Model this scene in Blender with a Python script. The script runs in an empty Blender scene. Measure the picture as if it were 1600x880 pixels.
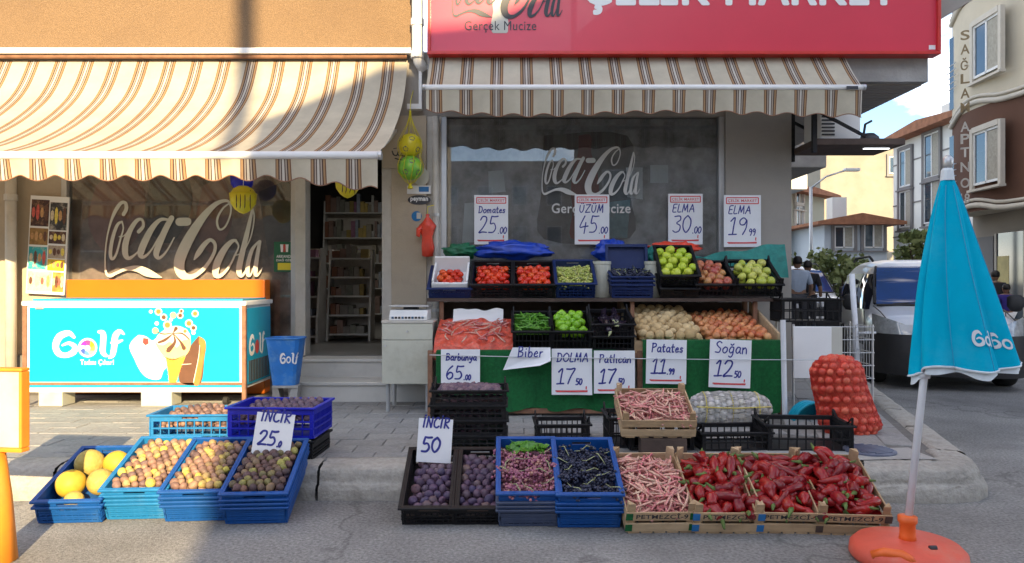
import bpy, bmesh, math, random
from mathutils import Matrix, Vector, Euler
random.seed(7)
R = math.radians
scn = bpy.context.scene
COL = scn.collection
# ------------------------------------------------------------------ camera, sky, sun, exposure
F, CD, CH = 1155.6, 7.5, 1.29          # focal length in photo pixels, camera distance from the shop front, camera height
cam = bpy.data.objects.new('camera', bpy.data.cameras.new('camera'))
COL.objects.link(cam); scn.camera = cam
cam.location = (0, -CD, CH); cam.rotation_euler = (R(90), 0, 0)
cam.data.sensor_width = 36; cam.data.lens = 26; cam.data.clip_end = 2000; cam.data.clip_start = .05
SUN_EL, SUN_AZ = 20.5, 14.0            # elevation; degrees to the right of straight behind the camera
sun_from = Vector((math.sin(R(SUN_AZ)) * math.cos(R(SUN_EL)), -math.cos(R(SUN_AZ)) * math.cos(R(SUN_EL)), math.sin(R(SUN_EL))))
sl = bpy.data.lights.new('sun', 'SUN'); sl.energy = 3.9; sl.angle = R(.5); sl.color = (1, .76, .42)
so = bpy.data.objects.new('sun', sl); COL.objects.link(so)
so.rotation_euler = (-sun_from).to_track_quat('-Z', 'Y').to_euler()
w = bpy.data.worlds.new('World'); scn.world = w; w.use_nodes = True
nt = w.node_tree; nt.nodes.clear()
def wn(t, **k):
    n = nt.nodes.new(t)
    for a, b in k.items(): setattr(n, a, b)
    return n
sky = wn('ShaderNodeTexSky', sky_type='NISHITA', sun_disc=False, sun_elevation=R(SUN_EL), sun_rotation=math.atan2(sun_from.x, sun_from.y))
sky.altitude = 200; sky.air_density = .85; sky.dust_density = .2; sky.ozone_density = 2.2
bg = wn('ShaderNodeBackground'); bg.inputs[1].default_value = .1
out = wn('ShaderNodeOutputWorld')
tc = wn('ShaderNodeTexCoord'); mp = wn('ShaderNodeMapping'); mp.inputs['Scale'].default_value = (1, 1, 2.4)
nz = wn('ShaderNodeTexNoise'); nz.inputs['Scale'].default_value = 3.2; nz.inputs['Detail'].default_value = 8; nz.inputs['Roughness'].default_value = .58
rp = wn('ShaderNodeValToRGB'); rp.color_ramp.elements[0].position = .5; rp.color_ramp.elements[1].position = .72
mx = wn('ShaderNodeMixRGB'); mx.inputs[2].default_value = (23, 21, 18.5, 1)
nt.links.new(tc.outputs['Generated'], mp.inputs[0]); nt.links.new(mp.outputs[0], nz.inputs['Vector']); nt.links.new(nz.outputs[0], rp.inputs[0])
nt.links.new(rp.outputs[0], mx.inputs[0]); nt.links.new(sky.outputs[0], mx.inputs[1]); nt.links.new(mx.outputs[0], bg.inputs[0]); nt.links.new(bg.outputs[0], out.inputs[0])
vs = scn.view_settings; vs.view_transform = 'Standard'; vs.look = 'None'; vs.gamma = 1; vs.use_curve_mapping = False
vs.exposure = 1.7
scn.cycles.max_bounces = 8; scn.cycles.transparent_max_bounces = 16
# ------------------------------------------------------------------ helpers
def P(px, py, Y):                       # a photo pixel at depth Y -> world
    s = (Y + CD) / F
    return Vector(((px - 800) * s, Y, CH - (py - 440) * s))
def PX(px, Y): return (px - 800) * (Y + CD) / F
def PZ(py, Y): return CH - (py - 440) * (Y + CD) / F
def tag(o, label=None, cat=None, group=None, kind=None):
    for k, v in (('label', label), ('category', cat), ('group', group), ('kind', kind)):
        if v: o[k] = v
    return o
def link(name, data, parent=None, loc=(0, 0, 0), rot=(0, 0, 0), scale=(1, 1, 1)):
    o = bpy.data.objects.new(name, data); COL.objects.link(o)
    if parent is not None: o.parent = parent
    o.location = loc; o.rotation_euler = rot; o.scale = scale
    return o
def empty(name, loc=(0, 0, 0), rot=(0, 0, 0), label=None, cat=None, group=None):
    o = link(name, None, None, loc, rot); o.empty_display_size = .1
    return tag(o, label, cat, group)
def copy_tree(o, parent=None):
    c = o.copy(); COL.objects.link(c); c.parent = parent
    for ch in list(o.children): copy_tree(ch, c)
    return c
class MB:
    def __init__(s): s.v = []; s.f = []
    def add(s, vs, fs):
        n = len(s.v); s.v += [tuple(x) for x in vs]; s.f += [tuple(i + n for i in f) for f in fs]; return s
    def box(s, x0, x1, y0, y1, z0, z1, M=None):
        vs = [Vector((x, y, z)) for z in (z0, z1) for y in (y0, y1) for x in (x0, x1)]
        if M is not None: vs = [M @ q for q in vs]
        return s.add(vs, [(0, 2, 3, 1), (4, 5, 7, 6), (0, 1, 5, 4), (2, 6, 7, 3), (0, 4, 6, 2), (1, 3, 7, 5)])
    def bar(s, a, b, wx, wy=None):      # square bar between two points
        a, b = Vector(a), Vector(b); d = b - a; L = d.length
        M = Matrix.Translation(a) @ d.to_track_quat('Z', 'Y').to_matrix().to_4x4(); wy = wy or wx
        return s.box(-wx / 2, wx / 2, -wy / 2, wy / 2, 0, L, M)
    def tube(s, pts, rad, n=8, cap=True):
        pts = [Vector(p) for p in pts]; rs = rad if isinstance(rad, (list, tuple)) else [rad] * len(pts)
        vs = []; fs = []
        up = Vector((0, 0, 1)); t0 = (pts[1] - pts[0]).normalized()
        if abs(t0.dot(up)) > .9: up = Vector((1, 0, 0))
        a = t0.cross(up).normalized()
        for i, p in enumerate(pts):
            t = (pts[min(i + 1, len(pts) - 1)] - pts[max(i - 1, 0)]).normalized()
            a = (a - t * a.dot(t)).normalized(); b = t.cross(a)
            for k in range(n):
                th = 2 * math.pi * k / n; vs.append(p + (a * math.cos(th) + b * math.sin(th)) * rs[i])
        for i in range(len(pts) - 1):
            for k in range(n):
                fs.append((i * n + k, i * n + (k + 1) % n, (i + 1) * n + (k + 1) % n, (i + 1) * n + k))
        if cap: fs += [tuple(range(n - 1, -1, -1)), tuple(range((len(pts) - 1) * n, len(pts) * n))]
        return s.add(vs, fs)
    def lathe(s, prof, n=16, M=None, wob=None):   # prof: (r, z)
        vs = []; fs = []
        for r, z in prof:
            for k in range(n):
                th = 2 * math.pi * k / n; q = wob(th, z) if wob else 1
                vs.append(Vector((r * q * math.cos(th), r * q * math.sin(th), z)))
        for i in range(len(prof) - 1):
            for k in range(n):
                fs.append((i * n + k, i * n + (k + 1) % n, (i + 1) * n + (k + 1) % n, (i + 1) * n + k))
        if prof[0][0] > 1e-4: fs.append(tuple(range(n - 1, -1, -1)))
        if prof[-1][0] > 1e-4: fs.append(tuple(range((len(prof) - 1) * n, len(prof) * n)))
        if M is not None: vs = [M @ q for q in vs]
        return s.add(vs, fs)
    def prism(s, poly, a, b, axis='y', M=None):   # polygon (2D) extruded from a to b along axis
        def m(p, t): return {'y': (p[0], t, p[1]), 'x': (t, p[0], p[1]), 'z': (p[0], p[1], t)}[axis]
        n = len(poly); vs = [Vector(m(p, a)) for p in poly] + [Vector(m(p, b)) for p in poly]
        if M is not None: vs = [M @ q for q in vs]
        return s.add(vs, [tuple(range(n)), tuple(range(2 * n - 1, n - 1, -1))] + [(i, i + n, (i + 1) % n + n, (i + 1) % n) for i in range(n)])
    def sheet(s, fn, nu, nv):           # fn(u,v) in 0..1
        vs = [fn(i / nu, j / nv) for j in range(nv + 1) for i in range(nu + 1)]; k = nu + 1
        return s.add(vs, [(j * k + i, j * k + i + 1, (j + 1) * k + i + 1, (j + 1) * k + i) for j in range(nv) for i in range(nu)])
    def mesh(s, name, m=None, smooth=False, bevel=0, seg=2, fix=True, weld=False):
        me = bpy.data.meshes.new(name); me.from_pydata(s.v, [], s.f)
        bm = bmesh.new(); bm.from_mesh(me)
        if weld: bmesh.ops.remove_doubles(bm, verts=bm.verts, dist=1e-5)
        if fix: bmesh.ops.recalc_face_normals(bm, faces=bm.faces)
        if bevel: bmesh.ops.bevel(bm, geom=list(bm.edges), offset=bevel, segments=seg, affect='EDGES', profile=.6, clamp_overlap=True)
        if smooth:
            for f in bm.faces: f.smooth = True
        bm.to_mesh(me); bm.free()
        if m is not None: me.materials.append(m)
        return me
    def obj(s, name, m, parent=None, loc=(0, 0, 0), rot=(0, 0, 0), **k):
        return link(name, s.mesh(name, m, **k), parent, loc, rot)
def boxo(name, m, b, parent=None, bevel=0, **k):
    o = MB().box(*b).obj(name, m, parent, bevel=bevel)
    return tag(o, **k) if k else o
# ------------------------------------------------------------------ materials
def mat(name, col, rough=.6, var=.12, scale=9., bump=0., bscale=60., metal=0., spec=.5, rnd=None, coat=0., dirt=None, alpha=1., trans=0., sss=0., stretch=(1, 1, 1), island=False):
    m = bpy.data.materials.new(name); m.use_nodes = True; n = m.node_tree; b = n.nodes['Principled BSDF']; L = n.links.new
    def N(t, **k):
        q = n.nodes.new(t)
        for a, c in k.items(): setattr(q, a, c)
        return q
    b.inputs['Roughness'].default_value = rough; b.inputs['Metallic'].default_value = metal
    b.inputs['Specular IOR Level'].default_value = spec; b.inputs['Coat Weight'].default_value = coat
    b.inputs['Alpha'].default_value = alpha; b.inputs['Transmission Weight'].default_value = trans
    if sss: b.inputs['Subsurface Weight'].default_value = sss; b.inputs['Subsurface Radius'].default_value = (.01, .006, .004)
    c4 = lambda c: (c[0], c[1], c[2], 1)
    t = N('ShaderNodeTexCoord'); mp = N('ShaderNodeMapping'); mp.inputs['Scale'].default_value = stretch
    L(t.outputs['Object'], mp.inputs[0])
    nz = N('ShaderNodeTexNoise'); nz.inputs['Scale'].default_value = scale; nz.inputs['Detail'].default_value = 6; nz.inputs['Roughness'].default_value = .62
    L(mp.outputs[0], nz.inputs['Vector'])
    base = None
    if rnd:
        rp = N('ShaderNodeValToRGB'); e = rp.color_ramp.elements
        while len(e) < len(rnd): e.new(.5)
        for i, c in enumerate(rnd): e[i].position = i / (len(rnd) - 1); e[i].color = c4(c)
        if island:
            gi = N('ShaderNodeNewGeometry'); L(gi.outputs['Random Per Island'], rp.inputs[0])
        else:
            oi = N('ShaderNodeObjectInfo'); L(oi.outputs['Random'], rp.inputs[0])
            mo = N('ShaderNodeVectorMath', operation='ADD'); L(oi.outputs['Location'], mo.inputs[0]); L(mp.outputs[0], mo.inputs[1]); L(mo.outputs[0], nz.inputs['Vector'])
        base = rp.outputs[0]
    mr = N('ShaderNodeMapRange'); mr.inputs[1].default_value = .28; mr.inputs[2].default_value = .72; mr.inputs[3].default_value = 1 - var; mr.inputs[4].default_value = 1 + var
    L(nz.outputs[0], mr.inputs[0])
    mu = N('ShaderNodeMixRGB', blend_type='MULTIPLY'); mu.inputs[0].default_value = 1; mu.inputs[1].default_value = c4(col)
    if base is not None: L(base, mu.inputs[1])
    L(mr.outputs[0], mu.inputs[2]); src = mu.outputs[0]
    if dirt:                             # (colour, amount, scale): stains with a shape of their own
        dn = N('ShaderNodeTexNoise'); dn.inputs['Scale'].default_value = dirt[2]; dn.inputs['Detail'].default_value = 9; dn.inputs['Roughness'].default_value = .7
        L(t.outputs['Object'], dn.inputs['Vector'])
        dr = N('ShaderNodeMapRange'); dr.inputs[1].default_value = .5; dr.inputs[2].default_value = .72; dr.inputs[3].default_value = 0; dr.inputs[4].default_value = dirt[1]
        L(dn.outputs[0], dr.inputs[0])
        dm = N('ShaderNodeMixRGB'); dm.inputs[2].default_value = c4(dirt[0]); L(dr.outputs[0], dm.inputs[0]); L(src, dm.inputs[1]); src = dm.outputs[0]
    L(src, b.inputs['Base Color'])
    if bump:
        bn = N('ShaderNodeTexNoise'); bn.inputs['Scale'].default_value = bscale; bn.inputs['Detail'].default_value = 5
        L(mp.outputs[0], bn.inputs['Vector'])
        bu = N('ShaderNodeBump'); bu.inputs['Strength'].default_value = bump; bu.inputs['Distance'].default_value = .02
        L(bn.outputs[0], bu.inputs['Height']); L(bu.outputs[0], b.inputs['Normal'])
    return m
def emit(name, col, s):
    m = bpy.data.materials.new(name); m.use_nodes = True; b = m.node_tree.nodes['Principled BSDF']
    b.inputs['Base Color'].default_value = (*col, 1); b.inputs['Emission Color'].default_value = (*col, 1); b.inputs['Emission Strength'].default_value = s
    return m
def stripes_mat(name, period=.273):
    m = bpy.data.materials.new(name); m.use_nodes = True; n = m.node_tree; b = n.nodes['Principled BSDF']; L = n.links.new
    b.inputs['Roughness'].default_value = .85; b.inputs['Specular IOR Level'].default_value = .15
    t = n.nodes.new('ShaderNodeTexCoord'); sx = n.nodes.new('ShaderNodeSeparateXYZ'); L(t.outputs['Object'], sx.inputs[0])
    a = n.nodes.new('ShaderNodeMath'); a.operation = 'DIVIDE'; a.inputs[1].default_value = period; L(sx.outputs[0], a.inputs[0])
    f = n.nodes.new('ShaderNodeMath'); f.operation = 'FRACT'; L(a.outputs[0], f.inputs[0])
    rp = n.nodes.new('ShaderNodeValToRGB'); rp.color_ramp.interpolation = 'CONSTANT'; e = rp.color_ramp.elements
    cream, rust, tan, brn, gry, wht = (.57, .52, .41), (.17, .08, .045), (.4, .25, .135), (.085, .05, .04), (.43, .37, .31), (.6, .56, .49)
    st = [(0, cream), (.27, rust), (.295, tan), (.35, brn), (.383, gry), (.425, brn), (.453, wht), (.517, brn), (.545, gry), (.587, brn), (.62, tan), (.675, rust), (.70, cream)]
    while len(e) < len(st): e.new(.5)
    for i, (p, c) in enumerate(st): e[i].position = p; e[i].color = (*c, 1)
    L(f.outputs[0], rp.inputs[0])
    nz = n.nodes.new('ShaderNodeTexNoise'); nz.inputs['Scale'].default_value = 3.5; nz.inputs['Detail'].default_value = 8; nz.inputs['Roughness'].default_value = .65; L(t.outputs['Object'], nz.inputs['Vector'])
    mr = n.nodes.new('ShaderNodeMapRange'); mr.inputs[1].default_value = .3; mr.inputs[2].default_value = .7; mr.inputs[3].default_value = .84; mr.inputs[4].default_value = 1.08; L(nz.outputs[0], mr.inputs[0])
    mu = n.nodes.new('ShaderNodeMixRGB'); mu.blend_type = 'MULTIPLY'; mu.inputs[0].default_value = 1; L(rp.outputs[0], mu.inputs[1]); L(mr.outputs[0], mu.inputs[2]); L(mu.outputs[0], b.inputs['Base Color'])
    tl = n.nodes.new('ShaderNodeBsdfTranslucent'); L(mu.outputs[0], tl.inputs[0]); ms = n.nodes.new('ShaderNodeMixShader'); ms.inputs[0].default_value = .22
    L(b.outputs[0], ms.inputs[1]); L(tl.outputs[0], ms.inputs[2]); L(ms.outputs[0], n.nodes['Material Output'].inputs[0])
    return m
def glass_mat(name, tint=(1, 1, 1), refl=.9, rough=.0, thru=.85):   # thin pane: clear with Fresnel mirror
    m = bpy.data.materials.new(name); m.use_nodes = True; n = m.node_tree; n.nodes.clear(); L = n.links.new
    o = n.nodes.new('ShaderNodeOutputMaterial'); tr = n.nodes.new('ShaderNodeBsdfTransparent'); tr.inputs[0].default_value = (tint[0] * thru, tint[1] * thru, tint[2] * thru, 1)
    gl = n.nodes.new('ShaderNodeBsdfGlossy'); gl.inputs['Roughness'].default_value = rough
    fr = n.nodes.new('ShaderNodeFresnel'); fr.inputs[0].default_value = 1.55
    mm = n.nodes.new('ShaderNodeMath'); mm.operation = 'MULTIPLY_ADD'; mm.inputs[1].default_value = refl; mm.inputs[2].default_value = .03; L(fr.outputs[0], mm.inputs[0])
    ms = n.nodes.new('ShaderNodeMixShader'); L(mm.outputs[0], ms.inputs[0]); L(tr.outputs[0], ms.inputs[1]); L(gl.outputs[0], ms.inputs[2]); L(ms.outputs[0], o.inputs[0])
    return m
M = {}
def mk(k, *a, **kw): M[k] = mat(k, *a, **kw)
mk('asphalt', (.27, .265, .258), .9, .5, 58, .8, 120, dirt=((.15, .148, .145), .75, 1.1))
def crack_asphalt(m):                    # cracks, patches and oil stains of the worn road
    n = m.node_tree; L = n.links.new; b = n.nodes['Principled BSDF']; src = b.inputs['Base Color'].links[0].from_socket; t = next(q for q in n.nodes if q.type == 'TEX_COORD')
    wz = n.nodes.new('ShaderNodeTexNoise'); wz.inputs['Scale'].default_value = 2.3; wz.inputs['Detail'].default_value = 5; L(t.outputs['Object'], wz.inputs['Vector'])
    ad = n.nodes.new('ShaderNodeMixRGB'); ad.blend_type = 'ADD'; ad.inputs[0].default_value = .9; L(t.outputs['Object'], ad.inputs[1]); L(wz.outputs['Color'], ad.inputs[2])
    vo = n.nodes.new('ShaderNodeTexVoronoi'); vo.feature = 'DISTANCE_TO_EDGE'; vo.inputs['Scale'].default_value = .33; L(ad.outputs[0], vo.inputs['Vector'])
    mr = n.nodes.new('ShaderNodeMapRange'); mr.inputs[1].default_value = .0; mr.inputs[2].default_value = .008; mr.inputs[3].default_value = .4; mr.inputs[4].default_value = 0; L(vo.outputs['Distance'], mr.inputs[0])
    m1 = n.nodes.new('ShaderNodeMixRGB'); m1.inputs[2].default_value = (.045, .045, .045, 1); L(mr.outputs[0], m1.inputs[0]); L(src, m1.inputs[1])
    n2 = n.nodes.new('ShaderNodeTexNoise'); n2.inputs['Scale'].default_value = .9; n2.inputs['Detail'].default_value = 4; L(t.outputs['Object'], n2.inputs['Vector'])
    r2 = n.nodes.new('ShaderNodeMapRange'); r2.inputs[1].default_value = .35; r2.inputs[2].default_value = .65; r2.inputs[3].default_value = .78; r2.inputs[4].default_value = 1.22; L(n2.outputs[0], r2.inputs[0])
    m2 = n.nodes.new('ShaderNodeMixRGB'); m2.blend_type = 'MULTIPLY'; m2.inputs[0].default_value = 1; L(m1.outputs[0], m2.inputs[1]); L(r2.outputs[0], m2.inputs[2]); L(m2.outputs[0], b.inputs['Base Color'])
crack_asphalt(M['asphalt'])
mk('paver', (.2, .2, .205), .85, .22, 45, .3, 120, rnd=[(.26, .257, .252), (.285, .28, .275), (.31, .305, .295)], dirt=((.18, .172, .16), .6, 2.6))
mk('joint', (.15, .143, .135), .95, .3, 12, .3, 60)
mk('kerb', (.37, .35, .315), .9, .2, 30, .45, 55, dirt=((.2, .185, .16), .75, 3))
mk('concrete', (.36, .35, .335), .9, .18, 3, .3, 40, dirt=((.2, .19, .18), .5, 1.6))
mk('stucco', (.24, .155, .085), .95, .5, 140, .8, 170, dirt=((.17, .105, .06), .45, .9))
mk('greywall', (.31, .285, .255), .7, .1, 2, .05, 80, dirt=((.18, .165, .15), .4, 2))
mk('beige', (.44, .37, .28), .7, .12, 3, .08, 60, dirt=((.25, .2, .15), .45, 3))
mk('frame', (.52, .49, .44), .45, .1, 6, dirt=((.3, .26, .2), .35, 7))
mk('alu', (.5, .51, .52), .35, .08, 8, metal=.6)
mk('white', (.72, .72, .71), .5, .07, 7, dirt=((.42, .39, .34), .3, 9))
mk('cleanwhite', (.78, .78, .78), .4, .03, 6)
mk('paper', (.76, .77, .8), .75, .04, 6, .03, 20)
mk('ink', (.02, .028, .24), .6, .2, 30)
mk('redink', (.62, .06, .07), .6, .3, 60)
mk('marble', (.55, .54, .51), .35, .1, 3, dirt=((.33, .33, .33), .5, 1.7))
mk('tile', (.17, .17, .165), .3, .3, 3)
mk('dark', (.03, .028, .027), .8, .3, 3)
mk('sign', (.62, .035, .07), .32, .05, 2, coat=.25)
mk('signframe', (.55, .03, .025), .35, .1, 6)
mk('decal', (.52, .51, .45), .6, .08, 3)
mk('charcoal', (.035, .037, .045), .5, .1, 8)
mk('cyan', (.0, .42, .66), .4, .04, 3, coat=.2)
mk('cyandeep', (.01, .3, .5), .45, .06, 3)
mk('orange', (.62, .14, .004), .35, .06, 3, coat=.2)
mk('rustframe', (.24, .12, .07), .7, .3, 14, .15, 60, dirt=((.12, .05, .03), .6, 11))
mk('greenturf', (.006, .14, .035), .95, .3, 45, .7, 320, dirt=((.01, .1, .035), .6, 5))
mk('black', (.009, .009, .011), .5, .25, 8, spec=.3, dirt=((.035, .033, .03), .5, 14))
mk('blackcloth', (.02, .02, .024), .9, .2, 9)
mk('bluecrate', (.007, .075, .3), .45, .2, 7, spec=.35, dirt=((.04, .12, .3), .5, 12))
mk('lightblue', (.012, .16, .4), .5, .2, 7, spec=.35, dirt=((.09, .22, .38), .5, 13))
mk('royal', (.006, .012, .42), .42, .12, 7)
mk('navy', (.008, .022, .1), .48, .2, 7, spec=.35, dirt=((.03, .045, .09), .4, 12))
mk('slate', (.055, .075, .14), .5, .2, 7, dirt=((.12, .13, .16), .5, 12))
mk('wood', (.5, .35, .2), .8, .2, 4, .25, 50, rnd=[(.36, .24, .13), (.48, .33, .19), (.56, .41, .25)], stretch=(1, 9, 9), dirt=((.22, .14, .08), .5, 6))
mk('darkwood', (.075, .05, .04), .8, .3, 6, .2, 40)
mk('stencil', (.035, .035, .04), .8, .4, 50)
mk('bluetape', (.02, .16, .42), .5, .1, 9)
figd = [(.045, .025, .055), (.09, .045, .085), (.06, .036, .09), (.13, .07, .085), (.05, .038, .1), (.16, .1, .09)]
mk('fig', (.07, .04, .07), .6, .45, 30, .05, 60, rnd=figd, dirt=((.2, .16, .22), .35, 26))
mk('figmix', (.3, .2, .12), .6, .3, 30, .05, 60, rnd=[(.17, .1, .08), (.27, .15, .1), (.09, .055, .055), (.36, .2, .14), (.4, .3, .1), (.2, .12, .1), (.55, .46, .08), (.3, .18, .13), (.13, .08, .08)], dirt=((.12, .07, .07), .5, 22))
mk('figmixdark', (.3, .2, .12), .6, .3, 30, .05, 60, rnd=[(.09, .045, .05), (.13, .07, .06), (.05, .03, .04), (.2, .1, .07), (.07, .04, .045), (.38, .36, .08), (.1, .05, .05), (.24, .16, .09), (.06, .035, .045)], dirt=((.07, .04, .05), .5, 22))
mk('figmixheap', (.3, .2, .12), .6, .3, 30, rnd=[(.17, .1, .08), (.09, .055, .055), (.2, .12, .1), (.3, .18, .13), (.13, .08, .08)], island=True)
mk('figdarkheap', (.3, .2, .12), .6, .3, 30, rnd=[(.16, .09, .12), (.09, .06, .1), (.21, .14, .16), (.12, .075, .11)], island=True)
mk('tomato', (.62, .05, .02), .22, .12, 9, rnd=[(.56, .02, .008), (.68, .05, .012), (.74, .12, .02)], sss=.05)
mk('greenapple', (.42, .55, .03), .28, .15, 14, rnd=[(.36, .5, .025), (.45, .57, .04), (.52, .58, .06)])
mk('redapple', (.42, .09, .05), .3, .35, 18, rnd=[(.34, .045, .04), (.45, .1, .06), (.5, .24, .08), (.38, .07, .06)], dirt=((.55, .4, .12), .55, 18))
mk('yellowapple', (.46, .52, .06), .3, .2, 14, rnd=[(.4, .47, .05), (.5, .54, .09), (.54, .52, .13)], dirt=((.5, .3, .1), .3, 20))
mk('potato', (.47, .33, .17), .8, .18, 25, .15, 70, rnd=[(.46, .32, .15), (.56, .4, .2), (.64, .49, .27)], dirt=((.27, .18, .1), .5, 26))
mk('onion', (.55, .2, .08), .4, .25, 12, rnd=[(.5, .1, .035), (.6, .2, .07), (.66, .32, .13), (.52, .14, .06)], dirt=((.66, .42, .22), .4, 20))
mk('redpepper', (.3, .01, .012), .22, .3, 12, .15, 30, rnd=[(.17, .006, .01), (.25, .008, .012), (.34, .012, .01), (.2, .007, .014)])
mk('greenpepper', (.08, .25, .02), .3, .2, 12, rnd=[(.05, .17, .015), (.1, .28, .025)])
mk('bellpepper', (.2, .45, .02), .25, .15, 12, rnd=[(.16, .4, .015), (.26, .5, .03)])
mk('eggplant', (.016, .01, .02), .22, .3, 9)
mk('stem', (.11, .17, .04), .7, .3, 20)
mk('palestem', (.35, .38, .2), .7, .3, 20)
mk('bean', (.6, .3, .25), .6, .5, 60, rnd=[(.62, .2, .21), (.68, .42, .32), (.58, .13, .17), (.7, .5, .36)], dirt=((.7, .55, .38), .8, 45))
mk('beanheap', (.5, .22, .18), .6, .5, 60, rnd=[(.5, .16, .16), (.6, .34, .27), (.5, .12, .15)], island=True)
mk('redgrape', (.3, .06, .1), .32, .3, 20, rnd=[(.27, .07, .15), (.36, .12, .19), (.42, .19, .2), (.24, .06, .14), (.4, .22, .16)], island=True)
mk('blackgrape', (.02, .02, .045), .4, .3, 20, rnd=[(.012, .013, .03), (.025, .03, .065), (.04, .045, .085)], island=True)
mk('greengrape', (.45, .5, .1), .3, .2, 20, rnd=[(.38, .46, .08), (.5, .54, .14), (.52, .48, .16)], island=True)
mk('melon', (.4, .3, .07), .7, .2, 16, .3, 50, dirt=((.45, .36, .16), .6, 30))
mk('yellowmelon', (.5, .33, .03), .6, .2, 12, .08, 30)
mk('redplastic', (.7, .06, .03), .35, .2, 12, .5, 16)
mk('redbag', (.68, .09, .05), .4, .35, 28, 1.0, 22, dirt=((.75, .3, .22), .7, 24))
mk('sackred', (.6, .05, .035), .5, .2, 20, .35, 140, dirt=((.68, .2, .1), .7, 16))
mk('netwhite', (.5, .49, .46), .6, .2, 18, .6, 40, dirt=((.33, .32, .33), .5, 12))
mk('netyellow', (.6, .5, .12), .6, .1, 9)
mk('teal', (.01, .2, .17), .6, .3, 12, .6, 14)
mk('greenbag', (.01, .13, .06), .5, .3, 12, .7, 12)
mk('bluebag', (.01, .05, .4), .35, .3, 9, .7, 10)
mk('turq', (.0, .3, .44), .4, .15, 7, .3, 9)
mk('bluebucket', (.015, .17, .55), .5, .2, 5, dirt=((.16, .34, .55), .7, 8))
mk('umbrella', (.0, .37, .57), .95, .08, 4, .06, 200, spec=.1, dirt=((.05, .42, .6), .4, 6))
mk('umbwhite', (.6, .66, .7), .7, .05, 5)
mk('pole', (.66, .68, .72), .4, .06, 6)
mk('redbase', (.66, .1, .06), .55, .12, 6, .05, 60, dirt=((.6, .2, .14), .8, 5))
mk('orangeplastic', (.75, .13, .02), .45, .1, 8)
mk('orangepost', (.75, .25, .02), .5, .1, 5, dirt=((.5, .17, .03), .5, 9))
mk('ivory', (.5, .5, .42), .5, .1, 5, dirt=((.32, .3, .22), .6, 4))
mk('vanwhite', (.74, .76, .8), .35, .03, 3, coat=.3, dirt=((.5, .5, .5), .3, 2))
mk('bumper', (.02, .02, .022), .6, .2, 6)
mk('rubber', (.02, .02, .02), .85, .2, 6)
mk('autoglass', (.006, .012, .03), .04, .1, 3, spec=.8, coat=1)
mk('windscreen', (.008, .035, .17), .06, .3, 1.4, spec=.8, coat=1)  # blue base colour stands in for sky mirrored in the glass
mk('lamp', (.35, .37, .38), .12, .3, 14, spec=.9, coat=1)
mk('creamwall', (.55, .49, .38), .9, .08, 1, .08, 40, dirt=((.4, .36, .3), .3, .6))
mk('brownwall', (.11, .05, .03), .9, .1, 1, .1, 40)
mk('farwhite', (.74, .74, .71), .9, .06, .5)
mk('farcream', (.42, .42, .33), .9, .06, .5)
mk('farbeige', (.27, .25, .205), .95, .14, .9, .3, 4, dirt=((.19, .165, .12), .6, .3))
mk('farblue', (.5, .55, .6), .9, .06, .5)
mk('rooftile', (.3, .13, .07), .9, .3, 4, .3, 12)
mk('trim', (.55, .51, .44), .8, .06, 4)
mk('greytrim', (.2, .19, .19), .8, .06, 4)
mk('farglass', (.03, .05, .07), .06, .3, .7, spec=.8)
mk('curtain', (.35, .33, .28), .9, .2, 14)
mk('letter', (.2, .14, .07), .4, .1, 8, metal=.4)
mk('leaf', (.06, .1, .03), .6, .35, 6, rnd=[(.09, .13, .04), (.17, .21, .07), (.25, .29, .11)], island=True)
mk('bark', (.12, .09, .07), .9, .3, 12, .5, 40)
mk('skin', (.3, .17, .11), .55, .06, 20)
mk('hair', (.012, .01, .01), .6, .3, 60)
mk('shirtblue', (.42, .5, .62), .85, .08, 12)
mk('jersey', (.035, .02, .2), .8, .15, 12)
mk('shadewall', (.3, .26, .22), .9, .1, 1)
mk('ballyellow', (.68, .58, .02), .35, .1, 8)
mk('ballgreen', (.2, .55, .06), .35, .35, 9, dirt=((.6, .6, .03), .8, 14))
mk('pentagon', (.16, .16, .12), .5, .2, 9)
mk('film', (.42, .31, .245), .4, .7, 4.5, dirt=((.52, .35, .3), .8, 1.7))
mk('filmgrey', (.46, .425, .4), .4, .65, 3.4, dirt=((.66, .65, .62), .8, 3))
M['stripe'] = stripes_mat('awning_stripe')
M['pane'] = glass_mat('window_pane', (.95, .98, 1), .8, .015)
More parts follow.
